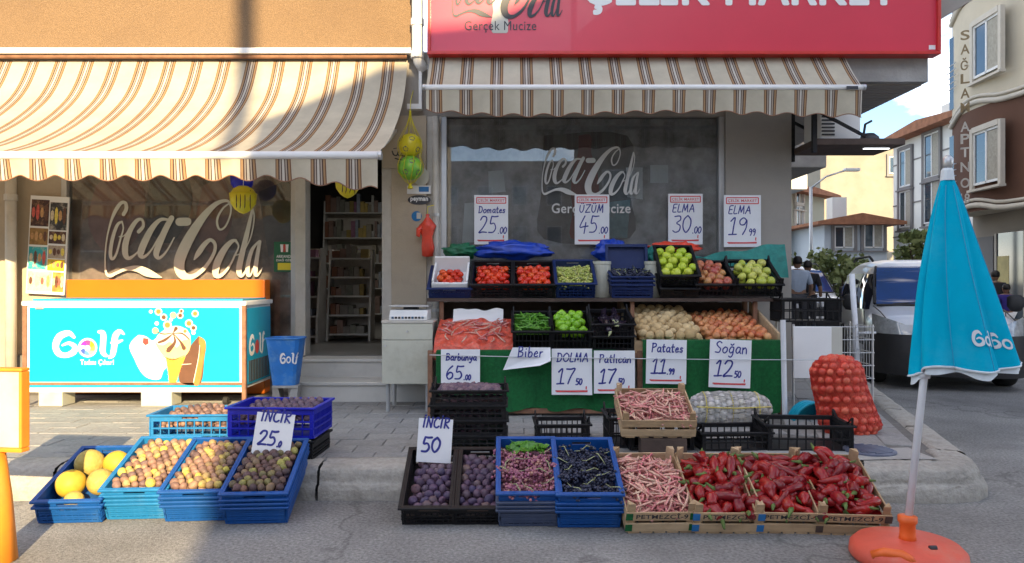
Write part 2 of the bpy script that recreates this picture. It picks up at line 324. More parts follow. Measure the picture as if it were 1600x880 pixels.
# ------------------------------------------------------------------ lettering tools
def catmull(pts, k=5):
    if len(pts) < 3: return [list(p) for p in pts]
    o = []; n = len(pts)
    for i in range(n - 1):
        a, b, c, d = pts[max(i - 1, 0)], pts[i], pts[i + 1], pts[min(i + 2, n - 1)]
        for j in range(k):
            t = j / k
            o.append([.5 * (2 * b[q] + (c[q] - a[q]) * t + (2 * a[q] - 5 * b[q] + 4 * c[q] - d[q]) * t * t + (3 * b[q] - a[q] - 3 * c[q] + d[q]) * t ** 3) for q in range(len(b))])
    o.append(list(pts[-1])); return o
def ribbons(strokes, fn, k=5, lift=.0004, cap=True):   # strokes of (x, y, width); fn(x, y, lift) -> 3D
    mb = MB()
    for si, st in enumerate(strokes):
        s = catmull(st, k); n = len(s); vs = []
        for i, (x, y, wd) in enumerate(s):
            x0, y0 = s[max(i - 1, 0)][:2]; x1, y1 = s[min(i + 1, n - 1)][:2]
            l = math.hypot(x1 - x0, y1 - y0) or 1e-6; nx, ny = -(y1 - y0) / l, (x1 - x0) / l; h = max(wd, .01) / 2
            z = lift * (1 + si * .6 + .5 * i / n)
            vs += [fn(x + nx * h, y + ny * h, z), fn(x - nx * h, y - ny * h, z)]
        fs = [(2 * i, 2 * i + 1, 2 * i + 3, 2 * i + 2) for i in range(n - 1)]
        if cap:
            for e in (0, n - 1):                       # round ends
                x, y, wd = s[e]; q = s[1] if e == 0 else s[n - 2]; a0 = math.atan2(y - q[1], x - q[0]); b0 = len(vs)
                z = lift * (1 + si * .6 + .5 * e / n)
                vs += [fn(x + wd / 2 * math.cos(a0 + R(t)), y + wd / 2 * math.sin(a0 + R(t)), z) for t in range(-90, 91, 30)]
                fs.append(tuple(range(b0, b0 + 7)))
        mb.add(vs, fs)
    return mb
def text_mesh(s, m, bold=0.):
    c = bpy.data.curves.new('text', 'FONT'); c.body = s; c.offset = bold; c.space_character = 1.06; c.resolution_u = 4
    o = bpy.data.objects.new('text', c); COL.objects.link(o)
    bpy.context.view_layer.update()
    me = bpy.data.meshes.new_from_object(o.evaluated_get(bpy.context.evaluated_depsgraph_get()))
    bpy.data.objects.remove(o)
    me.materials.clear(); me.materials.append(m)
    return me
def text_fit(name, s, m, parent, fn, x0, x1, y0, y1, bold=0., ref=None):   # lettering stretched into a box; fn(x,y)->3D
    me = text_mesh(s, m, bold)
    xs = [v.co.x for v in me.vertices]; ys = [v.co.y for v in me.vertices]
    a, b, c, d = min(xs), max(xs), min(ys), max(ys)
    for v in me.vertices:
        v.co = fn(x0 + (v.co.x - a) / (b - a) * (x1 - x0), y0 + (v.co.y - c) / (d - c) * (y1 - y0))
    return link(name, me, parent)
COLA = [  # flowing script traced on a 1600 x 880 grid
 [(265,215,34),(292,165,36),(285,110,32),(245,105,32),(195,170,36),(150,270,24),(115,400,16),(95,530,14),(88,680,16),(98,775,22),(135,805,34),(205,775,28),(300,738,34),(400,738,62),(480,770,78),(560,800,52),(630,822,10)],
 [(250,285,16),(264,350,14),(240,440,18),(195,600,22),(155,645,28),(140,580,34),(160,450,34),(205,320,30),(250,285,16)],
 [(225,430,14),(265,425,12),(310,380,12)],
 [(412,382,36),(455,330,30),(445,270,24),(395,275,36),(330,370,48),(285,500,60),(285,600,56),(320,638,34),(390,590,16),(450,520,14)],
 [(700,268,22),(620,268,34),(540,350,54),(470,480,66),(430,590,62),(458,625,32),(525,570,18),(610,430,16),(690,300,14)],
 [(728,252,52),(670,360,58),(610,500,60),(580,595,56),(610,635,30),(680,570,18),(752,440,12)],
 [(803,288,78),(880,286,78)],
 [(945,650,12),(985,590,50),(1040,510,48),(1100,462,34),(1146,505,32),(1130,600,32),(1040,735,36),(925,815,48),(830,795,84),(800,690,104),(840,560,106),(930,390,92),(1040,230,68),(1150,120,44),(1240,85,30),(1287,110,22),(1297,200,16),(1250,325,18),(1192,362,20),(1165,300,22),(1178,230,20),(1225,155,18),(1280,112,14)],
 [(1340,465,24),(1372,520,16),(1340,600,18),(1280,720,20),(1205,800,34),(1152,795,56),(1165,690,70),(1230,560,60),(1300,480,40),(1345,465,22)],
 [(1330,610,14),(1375,600,12),(1410,580,10)],
 [(1505,165,22),(1455,390,44),(1400,620,54),(1375,755,54),(1400,808,30),(1450,740,16),(1500,590,12)],
 [(1505,165,16),(1522,250,14),(1490,430,12),(1420,580,10)],
 [(1560,480,16),(1500,560,34),(1462,700,42),(1462,795,36),(1495,785,16),(1545,640,12)],
 [(1575,480,34),(1545,660,40),(1535,790,38),(1565,790,18),(1600,730,10)]]
GOLF = [  # chunky rounded lettering on a 1600 x 743 grid
 [(262,268,26),(215,232,46),(135,262,62),(98,345,58),(125,412,54),(190,430,44),(258,400,54),(268,352,46),(215,322,28),(160,340,18)],
 [(484,220,26),(522,236,48),(522,320,52),(518,392,50),(540,428,34),(566,436,14)],
 [(708,240,16),(668,218,42),(630,262,54),(622,350,52),(606,425,46),(578,452,20)],
 [(596,318,20),(650,312,30),(694,296,14)]]
# handwriting: strokes on a unit cell, y up; (width, strokes)
G_ = {
 '0': (.6, [[(.3,1),(.06,.75),(.05,.3),(.28,0),(.52,.3),(.54,.72),(.3,1)]]), '1': (.45, [[(.06,.78),(.28,1),(.26,.5),(.24,0)],[(.02,0),(.24,0),(.46,.02)]]),
 '2': (.62, [[(.06,.78),(.2,.98),(.45,.95),(.5,.7),(.3,.3),(.04,0),(.3,.03),(.6,.02)]]), '3': (.55, [[(.05,.95),(.4,.97),(.46,.75),(.22,.55),(.48,.4),(.45,.1),(.2,0),(.02,.1)]]),
 '4': (.62, [[(.3,1),(.02,.35),(.3,.35),(.6,.38)],[(.42,.6),(.4,.2),(.38,-.05)]]), '5': (.6, [[(.14,1),(.1,.55),(.36,.58),(.52,.3),(.38,.03),(.05,.02)],[(.14,1),(.36,.97),(.6,1)]]),
 '6': (.6, [[(.42,1),(.14,.7),(.04,.3),(.22,0),(.48,.12),(.48,.42),(.26,.5),(.08,.3)]]), '7': (.6, [[(.04,.97),(.3,.95),(.58,1),(.36,.5),(.22,0)]]),
 '9': (.55, [[(.46,.8),(.26,.98),(.06,.8),(.12,.58),(.34,.58),(.46,.82),(.46,.4),(.3,0)]]), '.': (.25, [[(.08,.02),(.1,.05),(.12,.02)]]), ' ': (.35, []),
 'A': (.7, [[(.02,0),(.2,.5),(.36,.96)],[(.36,.96),(.5,.5),(.62,0)],[(.12,.36),(.35,.38),(.56,.36)]]), 'B': (.6, [[(.1,0),(.1,.5),(.1,1)],[(.05,.97),(.4,.95),(.42,.65),(.14,.53),(.48,.42),(.46,.1),(.06,0)]]),
 'C': (.6, [[(.52,.85),(.3,1),(.06,.6),(.1,.15),(.35,0),(.56,.15)]]), 'D': (.65, [[(.1,0),(.1,.5),(.1,1)],[(.04,.97),(.4,.92),(.56,.5),(.4,.08),(.05,0)]]), 'E': (.55, [[(.5,1),(.12,.95),(.08,.5),(.06,.02),(.46,0)],[(.1,.5),(.25,.52),(.4,.52)]]),
 'I': (.25, [[(.12,1),(.1,.5),(.1,0)]]), 'İ': (.28, [[(.12,.95),(.1,.5),(.1,0)],[(.12,1.15),(.14,1.18),(.16,1.15)]]), 'L': (.5, [[(.12,1),(.08,.5),(.06,.02),(.42,.02)]]), 'M': (.8, [[(.03,0),(.1,.5),(.16,1)],[(.16,1),(.28,.5),(.36,.2)],[(.36,.2),(.5,.6),(.62,1)],[(.62,1),(.66,.5),(.7,0)]]),
 'N': (.65, [[(.06,0),(.08,.5),(.1,1)],[(.1,1),(.3,.5),(.5,0)],[(.5,0),(.53,.5),(.55,1)]]), 'O': (.7, [[(.34,1),(.06,.7),(.06,.25),(.32,0),(.6,.25),(.62,.72),(.34,1)]]), 'P': (.55, [[(.1,0),(.1,.5),(.1,1)],[(.04,.96),(.42,.95),(.46,.65),(.12,.48)]]),
 'R': (.6, [[(.1,0),(.1,.5),(.1,1)],[(.04,.97),(.42,.93),(.44,.65),(.12,.5),(.3,.25),(.54,0)]]), 'S': (.55, [[(.5,.88),(.28,1),(.08,.8),(.25,.55),(.46,.35),(.36,.05),(.04,.08)]]), 'Z': (.65, [[(.04,.95),(.3,.97),(.6,1)],[(.6,1),(.3,.5),(.04,0)],[(.04,0),(.3,.02),(.6,.04)]]),
 'Ü': (.7, [[(.08,.9),(.08,.3),(.3,0),(.52,.3),(.56,.9)],[(.2,1.12),(.22,1.15),(.24,1.12)],[(.42,1.12),(.44,1.15),(.46,1.12)]]),
 'a': (.5, [[(.42,.5),(.2,.55),(.06,.25),(.2,.02),(.4,.2),(.42,.52),(.42,.15),(.5,0)]]), 'b': (.48, [[(.08,1),(.08,.5),(.08,.05),(.32,.02),(.42,.3),(.26,.5),(.08,.3)]]), 'c': (.42, [[(.38,.45),(.2,.52),(.06,.25),(.18,.02),(.4,.1)]]),
 'e': (.45, [[(.08,.28),(.36,.34),(.26,.54),(.07,.3),(.16,.03),(.42,.1)]]), 'i': (.24, [[(.1,.5),(.1,.25),(.13,0)],[(.1,.75),(.12,.78),(.14,.75)]]), 'ı': (.24, [[(.1,.5),(.1,.25),(.13,0)]]), 'l': (.25, [[(.1,1),(.1,.5),(.14,0)]]),
 'm': (.75, [[(.06,.5),(.07,.25),(.07,0)],[(.07,.3),(.22,.52),(.33,.35),(.33,0)],[(.33,.3),(.5,.52),(.6,.35),(.62,0)]]), 'n': (.5, [[(.06,.5),(.07,.25),(.07,0)],[(.07,.3),(.24,.52),(.38,.35),(.42,0)]]), 'o': (.48, [[(.24,.53),(.06,.35),(.08,.1),(.26,0),(.42,.2),(.4,.45),(.24,.53)]]),
 'r': (.38, [[(.08,.5),(.09,.25),(.09,0)],[(.09,.28),(.2,.48),(.34,.48)]]), 's': (.4, [[(.34,.46),(.16,.52),(.1,.36),(.3,.22),(.26,.03),(.05,.06)]]), 't': (.38, [[(.16,.9),(.14,.4),(.2,.02),(.34,.06)],[(.02,.58),(.18,.6),(.34,.6)]]), 'u': (.5, [[(.07,.5),(.08,.12),(.26,.02),(.4,.25),(.42,.5),(.42,.15),(.48,0)]]),
 'y': (.48, [[(.06,.5),(.12,.2),(.28,.18),(.42,.5)],[(.42,.5),(.36,0),(.2,-.35),(.06,-.25)]]), 'ğ': (.5, [[(.42,.5),(.2,.55),(.06,.25),(.2,.02),(.4,.2),(.42,.5),(.4,-.1),(.25,-.35),(.06,-.25)],[(.12,.8),(.25,.7),(.38,.82)]]),
}
def handwrite(s, x, y, h, wd, slant=.12, squeeze=1., gap=.08):
    out = []; cx = x
    for ch in s:
        wdt, sts = G_[ch]
        for st in sts:
            out.append([(cx + (a * squeeze + b * slant) * h, y + b * h + random.uniform(-.01, .01) * h, wd * random.uniform(.85, 1.1)) for a, b in st])
        cx += (wdt * squeeze + gap) * h
    return out, cx
def price_sign(label, word, price, cents, loc, size=(.34, .52), rot=(0, 0, 0), curl=None, header=True, line=True, wordh=.1, wcut=None, name='price_sign', dx=0, wy=.72):
    """stiff paper card; local frame x right, z up from its bottom edge, face towards -y"""
    W, H = size; r = empty(name, loc, rot, label, 'price sign', 'handwritten price signs')
    cf = curl or (lambda x, z: 0.)
    def at(x, z, l=0.): return Vector((x - W / 2, cf(x, z) - l, z))
    mb = MB(); n = 10
    mb.sheet(lambda u, v: at(u * W, v * H), n, n); k = len(mb.v)
    mb.sheet(lambda u, v: at(u * W, v * H) + Vector((0, .002, 0)), n, n)
    mb.obj('card', M['paper'], r, smooth=True)
    if word:
        st, ex = handwrite(word, 0, 0, 1, .1)
        sc = min(W * .8 / ex, wordh * 1.6); hh = sc
        st2, ex = handwrite(word, W * .12 + dx, H * (.64 if header else wy), hh, .010)
        ribbons(st2, lambda x, z, l: at(x, z, l + .001), 4).obj('handwriting', M['ink'], r, fix=False)
    st, ex = handwrite(price, 0, 0, 1, .1); h = H * .33; q = min(1., W * (.55 if cents else .7) / (ex * h))
    s1, ex = handwrite(price, W * .12 + dx, H * .24, h, .013, squeeze=q)
    if cents:
        s2, _ = handwrite(cents, min(ex + .005, W * .7) + dx, H * .22, H * .13, .010, squeeze=.8); s1 += s2
    ribbons(s1, lambda x, z, l: at(x, z, l + .001), 4).obj('price', M['ink'], r, fix=False)
    if header:
        a, b, c, d = W * .07, W * .93, H * .835, H * .95
        ribbons([[(a, c, .006), (b, c, .006)], [(b, c, .006), (b, d, .006)], [(b, d, .006), (a, d, .006)], [(a, d, .006), (a, c, .006)]], lambda x, z, l: at(x, z, l + .001)).obj('stamp_border', M['redink'], r, fix=False)
        text_fit('stamp_lettering', 'ÇELİK MARKET', M['redink'], r, lambda x, z: at(x, z, .0025), a + W * .04, b - W * .04, c + H * .02, d - H * .015, .012)
    if line:
        ribbons([[(W * .1, H * .085, .009), (W * .5, H * .08, .012), (W * .88, H * .09, .008)], [(W * .12, H * .07, .004), (W * .88, H * .075, .005)]], lambda x, z, l: at(x, z, l + .001)).obj('underline', M['redink'], r, fix=False)
        tl, _ = handwrite('t', W * .84, H * .13, H * .06, .004); ribbons(tl, lambda x, z, l: at(x, z, l + .001), 3).obj('currency_mark', M['redink'], r, fix=False)
    return r
# ------------------------------------------------------------------ ground
road = MB().box(-400, 400, -60, 700, -.3, 0).obj('road', M['asphalt']); tag(road, 'grey worn asphalt road surface', None, None, 'structure')
WZ = .19; KY = -3.16                     # pavement level, kerb front
VD = Vector((math.sin(R(16.5)), math.cos(R(16.5)), 0))   # direction of the side street
C0 = Vector((2.86, -3.0, 0)); C1 = C0 + VD * 20
pav = MB().prism([(-9, KY + .2), (2.2, KY + .2), (2.75, KY + .3), (C0.x - .1, C0.y + .15), (C1.x - .1, C1.y), (C1.x - 8, C1.y), (2.2, .6), (-9, .6)], .001, WZ - .012, 'z').obj('pavement', M['joint'])
tag(pav, 'grey paved walkway in front of the shop', None, None, 'structure')
pm = MB().box(-.158, .158, -.098, .098, -.02, .0).mesh('paver', M['paver'], bevel=.005, seg=1)
spots = []
j = 0
y = KY + .32
while y < -.3:
    off = (.16 if j % 2 else 0); x = -5.2 + off
    while x < 1.95:
        spots.append((x, y, 0)); x += .3205
    y += .2; j += 1
spots2 = []
for jj in range(-2, 13):                 # laid along the side street
    for ii in range(0, 46):
        q = Vector((2.1, KY + .3, 0)) + VD * (ii * .3205 + (.16 if jj % 2 else 0)) + Vector((VD.y, -VD.x, 0)) * (jj * .2)
        lim = C0.x - .28 + (q.y - C0.y) * math.tan(R(16.5))
        if q.x < lim and q.x > 2.12 + max(0, q.y - .2) * .3 and q.y > KY + .45 + max(0, q.x - 1.9) * .12 and q.y < 9: spots2.append((q.x, q.y, -R(16.5) + R(90)))
allp = sorted(spots + spots2, key=lambda s: (s[1] + 7.5) + abs(s[0]) * .4)
rest = MB()
for i, (x, y, a) in enumerate(allp):
    z = WZ + random.uniform(-.004, .003)
    e = Euler((random.uniform(-.008, .008), random.uniform(-.008, .008), a + random.uniform(-.01, .01)))
    if i < 298: link('paver', pm, pav, (x, y, z), e)
    else: rest.box(-.158, .158, -.098, .098, -.02, 0, Matrix.Translation((x, y, z)) @ e.to_matrix().to_4x4())
tag(rest.obj('far_pavers', M['paver'], pav), kind='stuff')
# kerb: rough concrete stones along the front, a big rounded nose at the corner, stones along the side street
kerb = empty('kerb', (0, KY, 0)); kerb['kind'] = 'structure'
def rough_stone(name, fn, nu, nv, amp, parent):
    rnd = random.Random(len(name) + nu + int(amp * 1000) + len(parent.children))
    mb = MB(); mb.sheet(fn, nu, nv)
    me = mb.mesh(name, M['kerb'], smooth=True)
    for v in me.vertices:
        v.co += Vector((rnd.uniform(-1, 1), rnd.uniform(-1, 1), rnd.uniform(-1, 1))) * amp
    return link(name, me, parent, -parent.location)
def kprof(v, h=WZ + .004):              # cross-section of the kerb: face, broken ledge, worn edge, top
    pts = [(.0, -.03), (.0, .05), (.012, .085), (.03, .1), (.035, .14), (.05, .172), (.085, h - .004), (.16, h), (.26, h), (.26, .1)]
    t = v * (len(pts) - 1); i = min(int(t), len(pts) - 2); f = t - i
    return pts[i][0] * (1 - f) + pts[i + 1][0] * f, pts[i][1] * (1 - f) + pts[i + 1][1] * f
x = -6.2
while x < 2.0:
    L_ = random.uniform(.62, .9); x1 = min(x + L_, 2.05); dy = random.uniform(-.015, .02)
    rough_stone('kerb_stone', lambda u, v: Vector((x + .006 + (x1 - x - .012) * u, KY + dy + kprof(v)[0], kprof(v)[1])), 14, 26, .0035, kerb); x = x1 + .004
def nose(u, v):                          # rounded corner block
    c = Vector((2.35, KY + .62, 0)); 
    path = [(2.06, KY - .02), (2.3, KY - .05), (2.55, KY - .05), (2.74, KY), (2.86, KY + .1), (2.93, KY + .24), (2.98, KY + .42)]
    t = u * (len(path) - 1); i = min(int(t), len(path) - 2); f = t - i
    p = Vector((path[i][0] * (1 - f) + path[i + 1][0] * f, path[i][1] * (1 - f) + path[i + 1][1] * f, 0)); inn = (c - p).normalized()
    a, z = kprof(v); q = p + inn * a * (1.25 if v < .8 else 1.1); q.z = z; return q
rough_stone('corner_stone', nose, 34, 30, .005, kerb)
k = 0; q0 = Vector((2.99, KY + .44, 0))
while k < 9:
    a = q0 + VD * k * .8; inn = Vector((-VD.y, VD.x, 0))
    def st(u, v, a=a, inn=inn):
        p = a + VD * (u * .79); c = kprof(v); p = p + inn * c[0]; p.z = c[1]; return p
    rough_stone('kerb_stone', st, 6, 14, .003, kerb); k += 1
ap = MB().sheet(lambda u, v: Vector((1.2 + 1.42 * u, KY + .2 + (.22 + .13 * u) * v, WZ + .006 + .004 * math.sin(u * 9 + v * 3))), 14, 5).obj('concrete_apron', M['concrete'], pav)
mh = empty('manhole_cover', P(1358, 718, KY + .42) * Vector((1, 1, 0)) + Vector((.02, 0, WZ + .006)), (0, 0, .3), 'round blue-grey ribbed manhole cover in the corner pavement', 'manhole cover')
mh.location.x = 2.3
mk('ironblue', (.13, .15, .22), .5, .2, 12, metal=.3)
MB().lathe([(0, .0), (.16, .0), (.16, .012), (.145, .016), (0, .016)], 28).obj('lid', M['ironblue'], mh)
for i in range(-4, 5):
    hw = math.sqrt(max(.001, .135 ** 2 - (i * .03) ** 2)); MB().box(-hw, hw, i * .03 - .007, i * .03 + .007, .016, .022).obj('rib', M['ironblue'], mh)
# ------------------------------------------------------------------ the shop
shop = empty('shop_building', (0, 0, 0), (0, 0, 0), 'orange stucco shop building with glazed front and red sign band', 'building')
def sb(name, m, *b, bevel=0.): return boxo(name, M[m], b, shop, bevel)
FL = .55
sb('upper_wall', 'stucco', -9, PX(643, -.12), -.12, .3, 3.6, 9)
sb('ledge', 'white', -9, PX(643, -.16), -.2, -.121, 3.545, 3.6, bevel=.004)
sb('lintel', 'greywall', -9, 2.8, -.06, .35, 2.95, 3.598)
sb('pillar', 'beige', -6.2, PX(30, 0), -.14, .3, WZ - .1, 2.95)
sb('wall_panel', 'beige', PX(30, 0), PX(100, 0), -.05, .3, WZ - .1, 2.95)
sb('pillar', 'beige', PX(614, 0), PX(668, 0), -.1, .3, WZ - .1, 2.95, bevel=.004)
sb('pillar', 'frame', PX(668, 0) + .001, PX(690, 0), -.06, .3, WZ - .1, 2.95)
sb('wall_panel', 'greywall', PX(1130, 0), 2.8, -.09, .3, WZ - .1, 3.5)
sb('side_wall', 'greywall', 2.6, 2.795, .3, 9, WZ - .1, 3.5)
sb('parapet', 'greywall', PX(30, 0), PX(465, 0), -.04, .25, WZ - .1, .62)
sb('parapet', 'greywall', PX(690, 0), PX(1130, 0), -.04, .25, WZ - .1, .75)
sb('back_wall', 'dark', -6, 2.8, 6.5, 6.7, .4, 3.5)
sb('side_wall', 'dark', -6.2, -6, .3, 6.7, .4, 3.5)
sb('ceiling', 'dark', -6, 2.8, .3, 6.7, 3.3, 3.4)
sb('shop_floor', 'tile', -6, 2.6, -.1, 6.5, FL - .12, FL)
# overhanging upper storey on the right
sb('overhang', 'concrete', PX(668, -.5), 3.94, -.5, 9, 3.18, 9, bevel=.006)
for i in range(40):
    sb('soffit_board', 'greywall', 2.82, 3.92, -.42 + i * .1, -.335 + i * .1, 3.165, 3.181) if i < 34 else None
MB().prism([(3.96, 3.72), (4.5, 4.04), (4.5, 7), (3.96, 7)], -.48, 6).obj('upper_balcony', M['greywall'], shop)
# window frames and glass
def window(x0, x1, z0, z1, yf, film, mull=()):
    w_ = empty('window', (0, 0, 0)); w_.parent = shop; t = .055
    for b in ((x0, x0 + t, z0, z1), (x1 - t, x1, z0, z1), (x0 + t, x1 - t, z1 - t, z1), (x0 + t, x1 - t, z0, z0 + t)):
        MB().box(b[0], b[1], yf - .05, yf + .05, b[2], b[3]).obj('window_frame', M['alu'], w_, bevel=.004)
    MB().box(x0 + t, x1 - t, yf - .004, yf + .004, z0 + t, z1 - t).obj('glass', M['pane'], w_)
    MB().box(x0 + t, x1 - t, yf + .05, yf + .055, z0 + t, z1 - t).obj('printed_film', M[film], w_)
    return w_
window(PX(100, 0), PX(465, 0), .62, 2.95, 0, 'film')
window(PX(690, 0), PX(1130, 0), .75, 3.15, 0, 'filmgrey')
# door opening
for a, b in ((465, 481), (599, 615)): sb('door_frame', 'frame', PX(a, 0), PX(b, 0) - .001, -.09, .1, FL - .02, 2.93, bevel=.005)
sb('door_head', 'frame', PX(481, 0), PX(599, 0), -.09, .1, 2.72, 2.93)
sb('name_plate', 'beige', PX(600, 0), PX(640, 0), -.125, -.101, 2.42, 2.85)
ribbons([[(0, .5, .08), (.1, .2, .1), (.3, .15, .1), (.4, .45, .08)], [(.4, .2, .08), (.55, .1, .09), (.62, .5, .08)], [(.6, .15, .09), (.8, .1, .1), (.95, .3, .1), (.9, 1, .07)], [(.2, -.1, .09), (.5, -.2, .1), (.8, -.12, .06)], [(.1, .7, .06), (.3, .75, .05)]],
        lambda x, z, l: Vector((PX(613, -.12) + x * .15, -.126 - l, 2.53 + z * .12))).obj('calligraphy', M['charcoal'], shop, fix=False)
st = empty('entrance_steps', (0, 0, 0), (0, 0, 0), 'two pale marble steps leading up to the shop door', 'steps')
for i, (a, b, y0, y1, z0, z1) in enumerate(((450, 664, -.75, -.34, WZ, .372), (470, 604, -.36, -.1, .37, .545))):
    x0, x1 = PX(a, y0), PX(b, y0)
    MB().box(x0, x1, y0, y1, z0, z1 - .03).obj('riser', M['marble'], st)
    MB().box(x0 - .015, x1 + .015, y0 - .02, y1, z1 - .029, z1).obj('tread', M['marble'], st, bevel=.004)
# the shop's interior: shelving, goods and a lit ceiling lamp
mk('goods', (.4, .3, .2), .6, .3, 9, rnd=[(.5, .06, .04), (.55, .4, .08), (.1, .2, .4), (.5, .5, .48), (.2, .08, .05), (.45, .22, .05), (.1, .3, .12), (.35, .1, .25)], island=True)
def gondola(x, y, rz, wd, label, tall=1.55):
    g = empty('shelf_unit', (x, y, FL), (0, 0, rz), label, 'shelf unit', 'shelving inside the shop')
    for s in (0, wd): MB().prism([(-.22, 0), (.22, 0), (.22, tall), (.02, tall), (-.18, .3)], s - .012, s + .012, 'x').obj('side_panel', M['white'], g)
    MB().box(0, wd, .2, .22, 0, tall).obj('back_panel', M['frame'], g)
    for i in range(5):
        z = (.12 + i * .32) * tall / 1.55; dpt = .2 - i * .035
        MB().box(.012, wd - .012, -dpt, .2, z - .02, z).obj('shelf', M['white'], g)
        mb = MB(); xx = .03
        while xx < wd - .1:
            q = random.uniform(.04, .1); hh = random.uniform(.08, .24) * tall / 1.55; mb.box(xx, xx + q, -dpt + .02, .1, z + .001, z + hh); xx += q + .006
        tag(mb.obj('packets', M['goods'], g), kind='stuff')
gondola(-3.02, 1.55, 0, .68, 'white sloping shelf unit with snack packets just inside the door', 1.15)
gondola(-2.31, 1.9, R(3), .52, 'white shelf unit with small tins facing the doorway', 1.15)
gondola(-1.75, 3.0, R(0), .8, 'dim shelf unit deep inside the shop behind the tins', 1.5)
gondola(-.95, 3.6, R(90), 1.6, 'dark shelf unit along the far side of the doorway', 2.0)
gondola(-3.4, 5.9, 0, 3.5, 'long back shelf unit on the rear wall of the shop', 2.2)
lampi = empty('ceiling_lamp', (PX(990, 2.5), 2.5, 3.3), (0, 0, 0), 'round lit ceiling lamp inside the shop', 'lamp')
MB().lathe([(0, -.03), (.2, -.03), (.22, 0), (0, 0)], 20).obj('diffuser', emit('lampglow', (1, .95, .85), 13), lampi)
added_lamp = copy_tree(lampi); added_lamp.location = (-2.2, 2.6, 3.3); added_lamp['label'] = 'added unseen ceiling lamp brightening the shelves behind the door'  # second lamp, added out of view to brighten the goods inside the door
# lettering on the glass
def cola_on(x0, z0, sc, y, name, m, parent, clip=None):
    return ribbons(COLA, lambda x, yy, l: Vector((x0 + x * sc, y - l, z0 - yy * sc)), 5, .0006).obj(name, m, parent, fix=False)
s_ = .1625 * 7.5 / F; q = P(150, 300, -.006)
cola_on(q.x, q.z, s_, -.008, 'window_lettering', M['decal'], shop)
mk('decal2', (.55, .55, .53), .6, .1, 3)
q = P(838, 222, -.006); cola_on(q.x, q.z, s_ * .62, -.008, 'window_lettering', M['decal2'], shop)
text_fit('window_slogan', 'Gerçek Mucize', M['decal2'], shop, lambda x, z: Vector((x, -.009, z)), PX(862, 0), PX(985, 0), PZ(337, 0), PZ(318, 0), .012)
# print on the window films: bottle, drinking glass, taped sheets, large soft shapes
mk('printred', (.26, .07, .06), .5, .3, 5); mk('printteal', (.2, .3, .3), .5, .4, 7, dirt=((.4, .42, .4), .7, 5)); mk('printpink', (.5, .27, .22), .5, .35, 3, dirt=((.34, .2, .17), .7, 2)); mk('printsheet', (.72, .72, .69), .6, .15, 5); mk('printdark', (.2, .18, .165), .5, .4, 4)
def filmshape(name, pts, m, dy=0.):
    pts = catmull([(x, y, 0) for x, y in pts] + [(pts[0][0], pts[0][1], 0)], 4)[:-1] if len(pts) > 4 else pts
    MB().prism([(PX(p[0], .045), PZ(p[1], .045)) for p in pts], .0455 - dy, .047 - dy).obj(name, M[m], shop)
filmshape('film_panel', [(850, 212), (980, 212), (984, 300), (984, 372), (850, 374), (846, 300)], 'printdark')
filmshape('bottle_print', [(904, 212), (923, 212), (924, 240), (932, 262), (936, 300), (933, 330), (936, 372), (892, 372), (895, 330), (892, 300), (896, 262), (903, 240)], 'printred', .002)
filmshape('glass_print', [(935, 318), (985, 312), (980, 372), (942, 372)], 'printteal', .004)
filmshape('taped_sheet', [(978, 262), (1004, 262), (1004, 312), (980, 308)], 'printsheet', .006); filmshape('taped_sheet', [(1016, 258), (1044, 258), (1044, 286), (1016, 286)], 'printsheet', .004); filmshape('taped_sheet', [(763, 268), (786, 266), (790, 300), (764, 302)], 'printsheet', .004); filmshape('taped_sheet', [(726, 318), (744, 316), (748, 378), (722, 380)], 'printsheet', .004)
for i, pts in enumerate(([(150, 290), (190, 262), (226, 300), (214, 372), (168, 396), (138, 350)], [(236, 270), (285, 262), (300, 320), (268, 380), (228, 350)], [(318, 290), (352, 282), (362, 350), (330, 396), (306, 350)], [(404, 300), (452, 280), (460, 372), (420, 402)])): filmshape('figure_print', pts, 'printpink' if i % 2 == 0 else 'printdark', .002 + .001 * i)
# drain pipes
dp = empty('drain_pipe', (PX(653, -.16), -.2, WZ), (0, 0, 0), 'white plastic drain pipe running down between the two awnings', 'pipe')
MB().tube([(0, 0, 9), (0, 0, 3.35), (.01, .02, 3.28), (.06, .06, 3.2)], .055, 14).obj('pipe', M['white'], dp, smooth=True)
for z in (3.3, 3.62, 3.9): MB().lathe([(.056, 0), (.066, .005), (.066, .07), (.056, .075)], 14, Matrix.Translation((0, 0, z))).obj('collar', M['white'], dp)
dp2 = empty('drain_pipe', (PX(681, -.1), -.11, WZ), (0, 0, 0), 'narrow cream pipe down the pillar beside the red glove bag', 'pipe')
MB().tube([(0, 0, 0), (0, 0, 2.75)], .033, 12).obj('pipe', M['frame'], dp2, smooth=True)
for z in (.8, 1.75): MB().lathe([(.034, 0), (.04, .0), (.04, .03), (.034, .03)], 12, Matrix.Translation((0, 0, z))).obj('clamp', M['alu'], dp2)
dp3 = empty('drain_pipe', (PX(17, -.2), -.2, WZ), (0, 0, 0), 'cream drain pipe on the pillar beside the ice-cream board', 'pipe')
MB().tube([(0, 0, 0), (0, 0, 2.75)], .05, 12).obj('pipe', M['frame'], dp3, smooth=True)
MB().lathe([(.051, 0), (.06, .0), (.06, .06), (.051, .06)], 12, Matrix.Translation((0, 0, 1.9))).obj('collar', M['frame'], dp3)
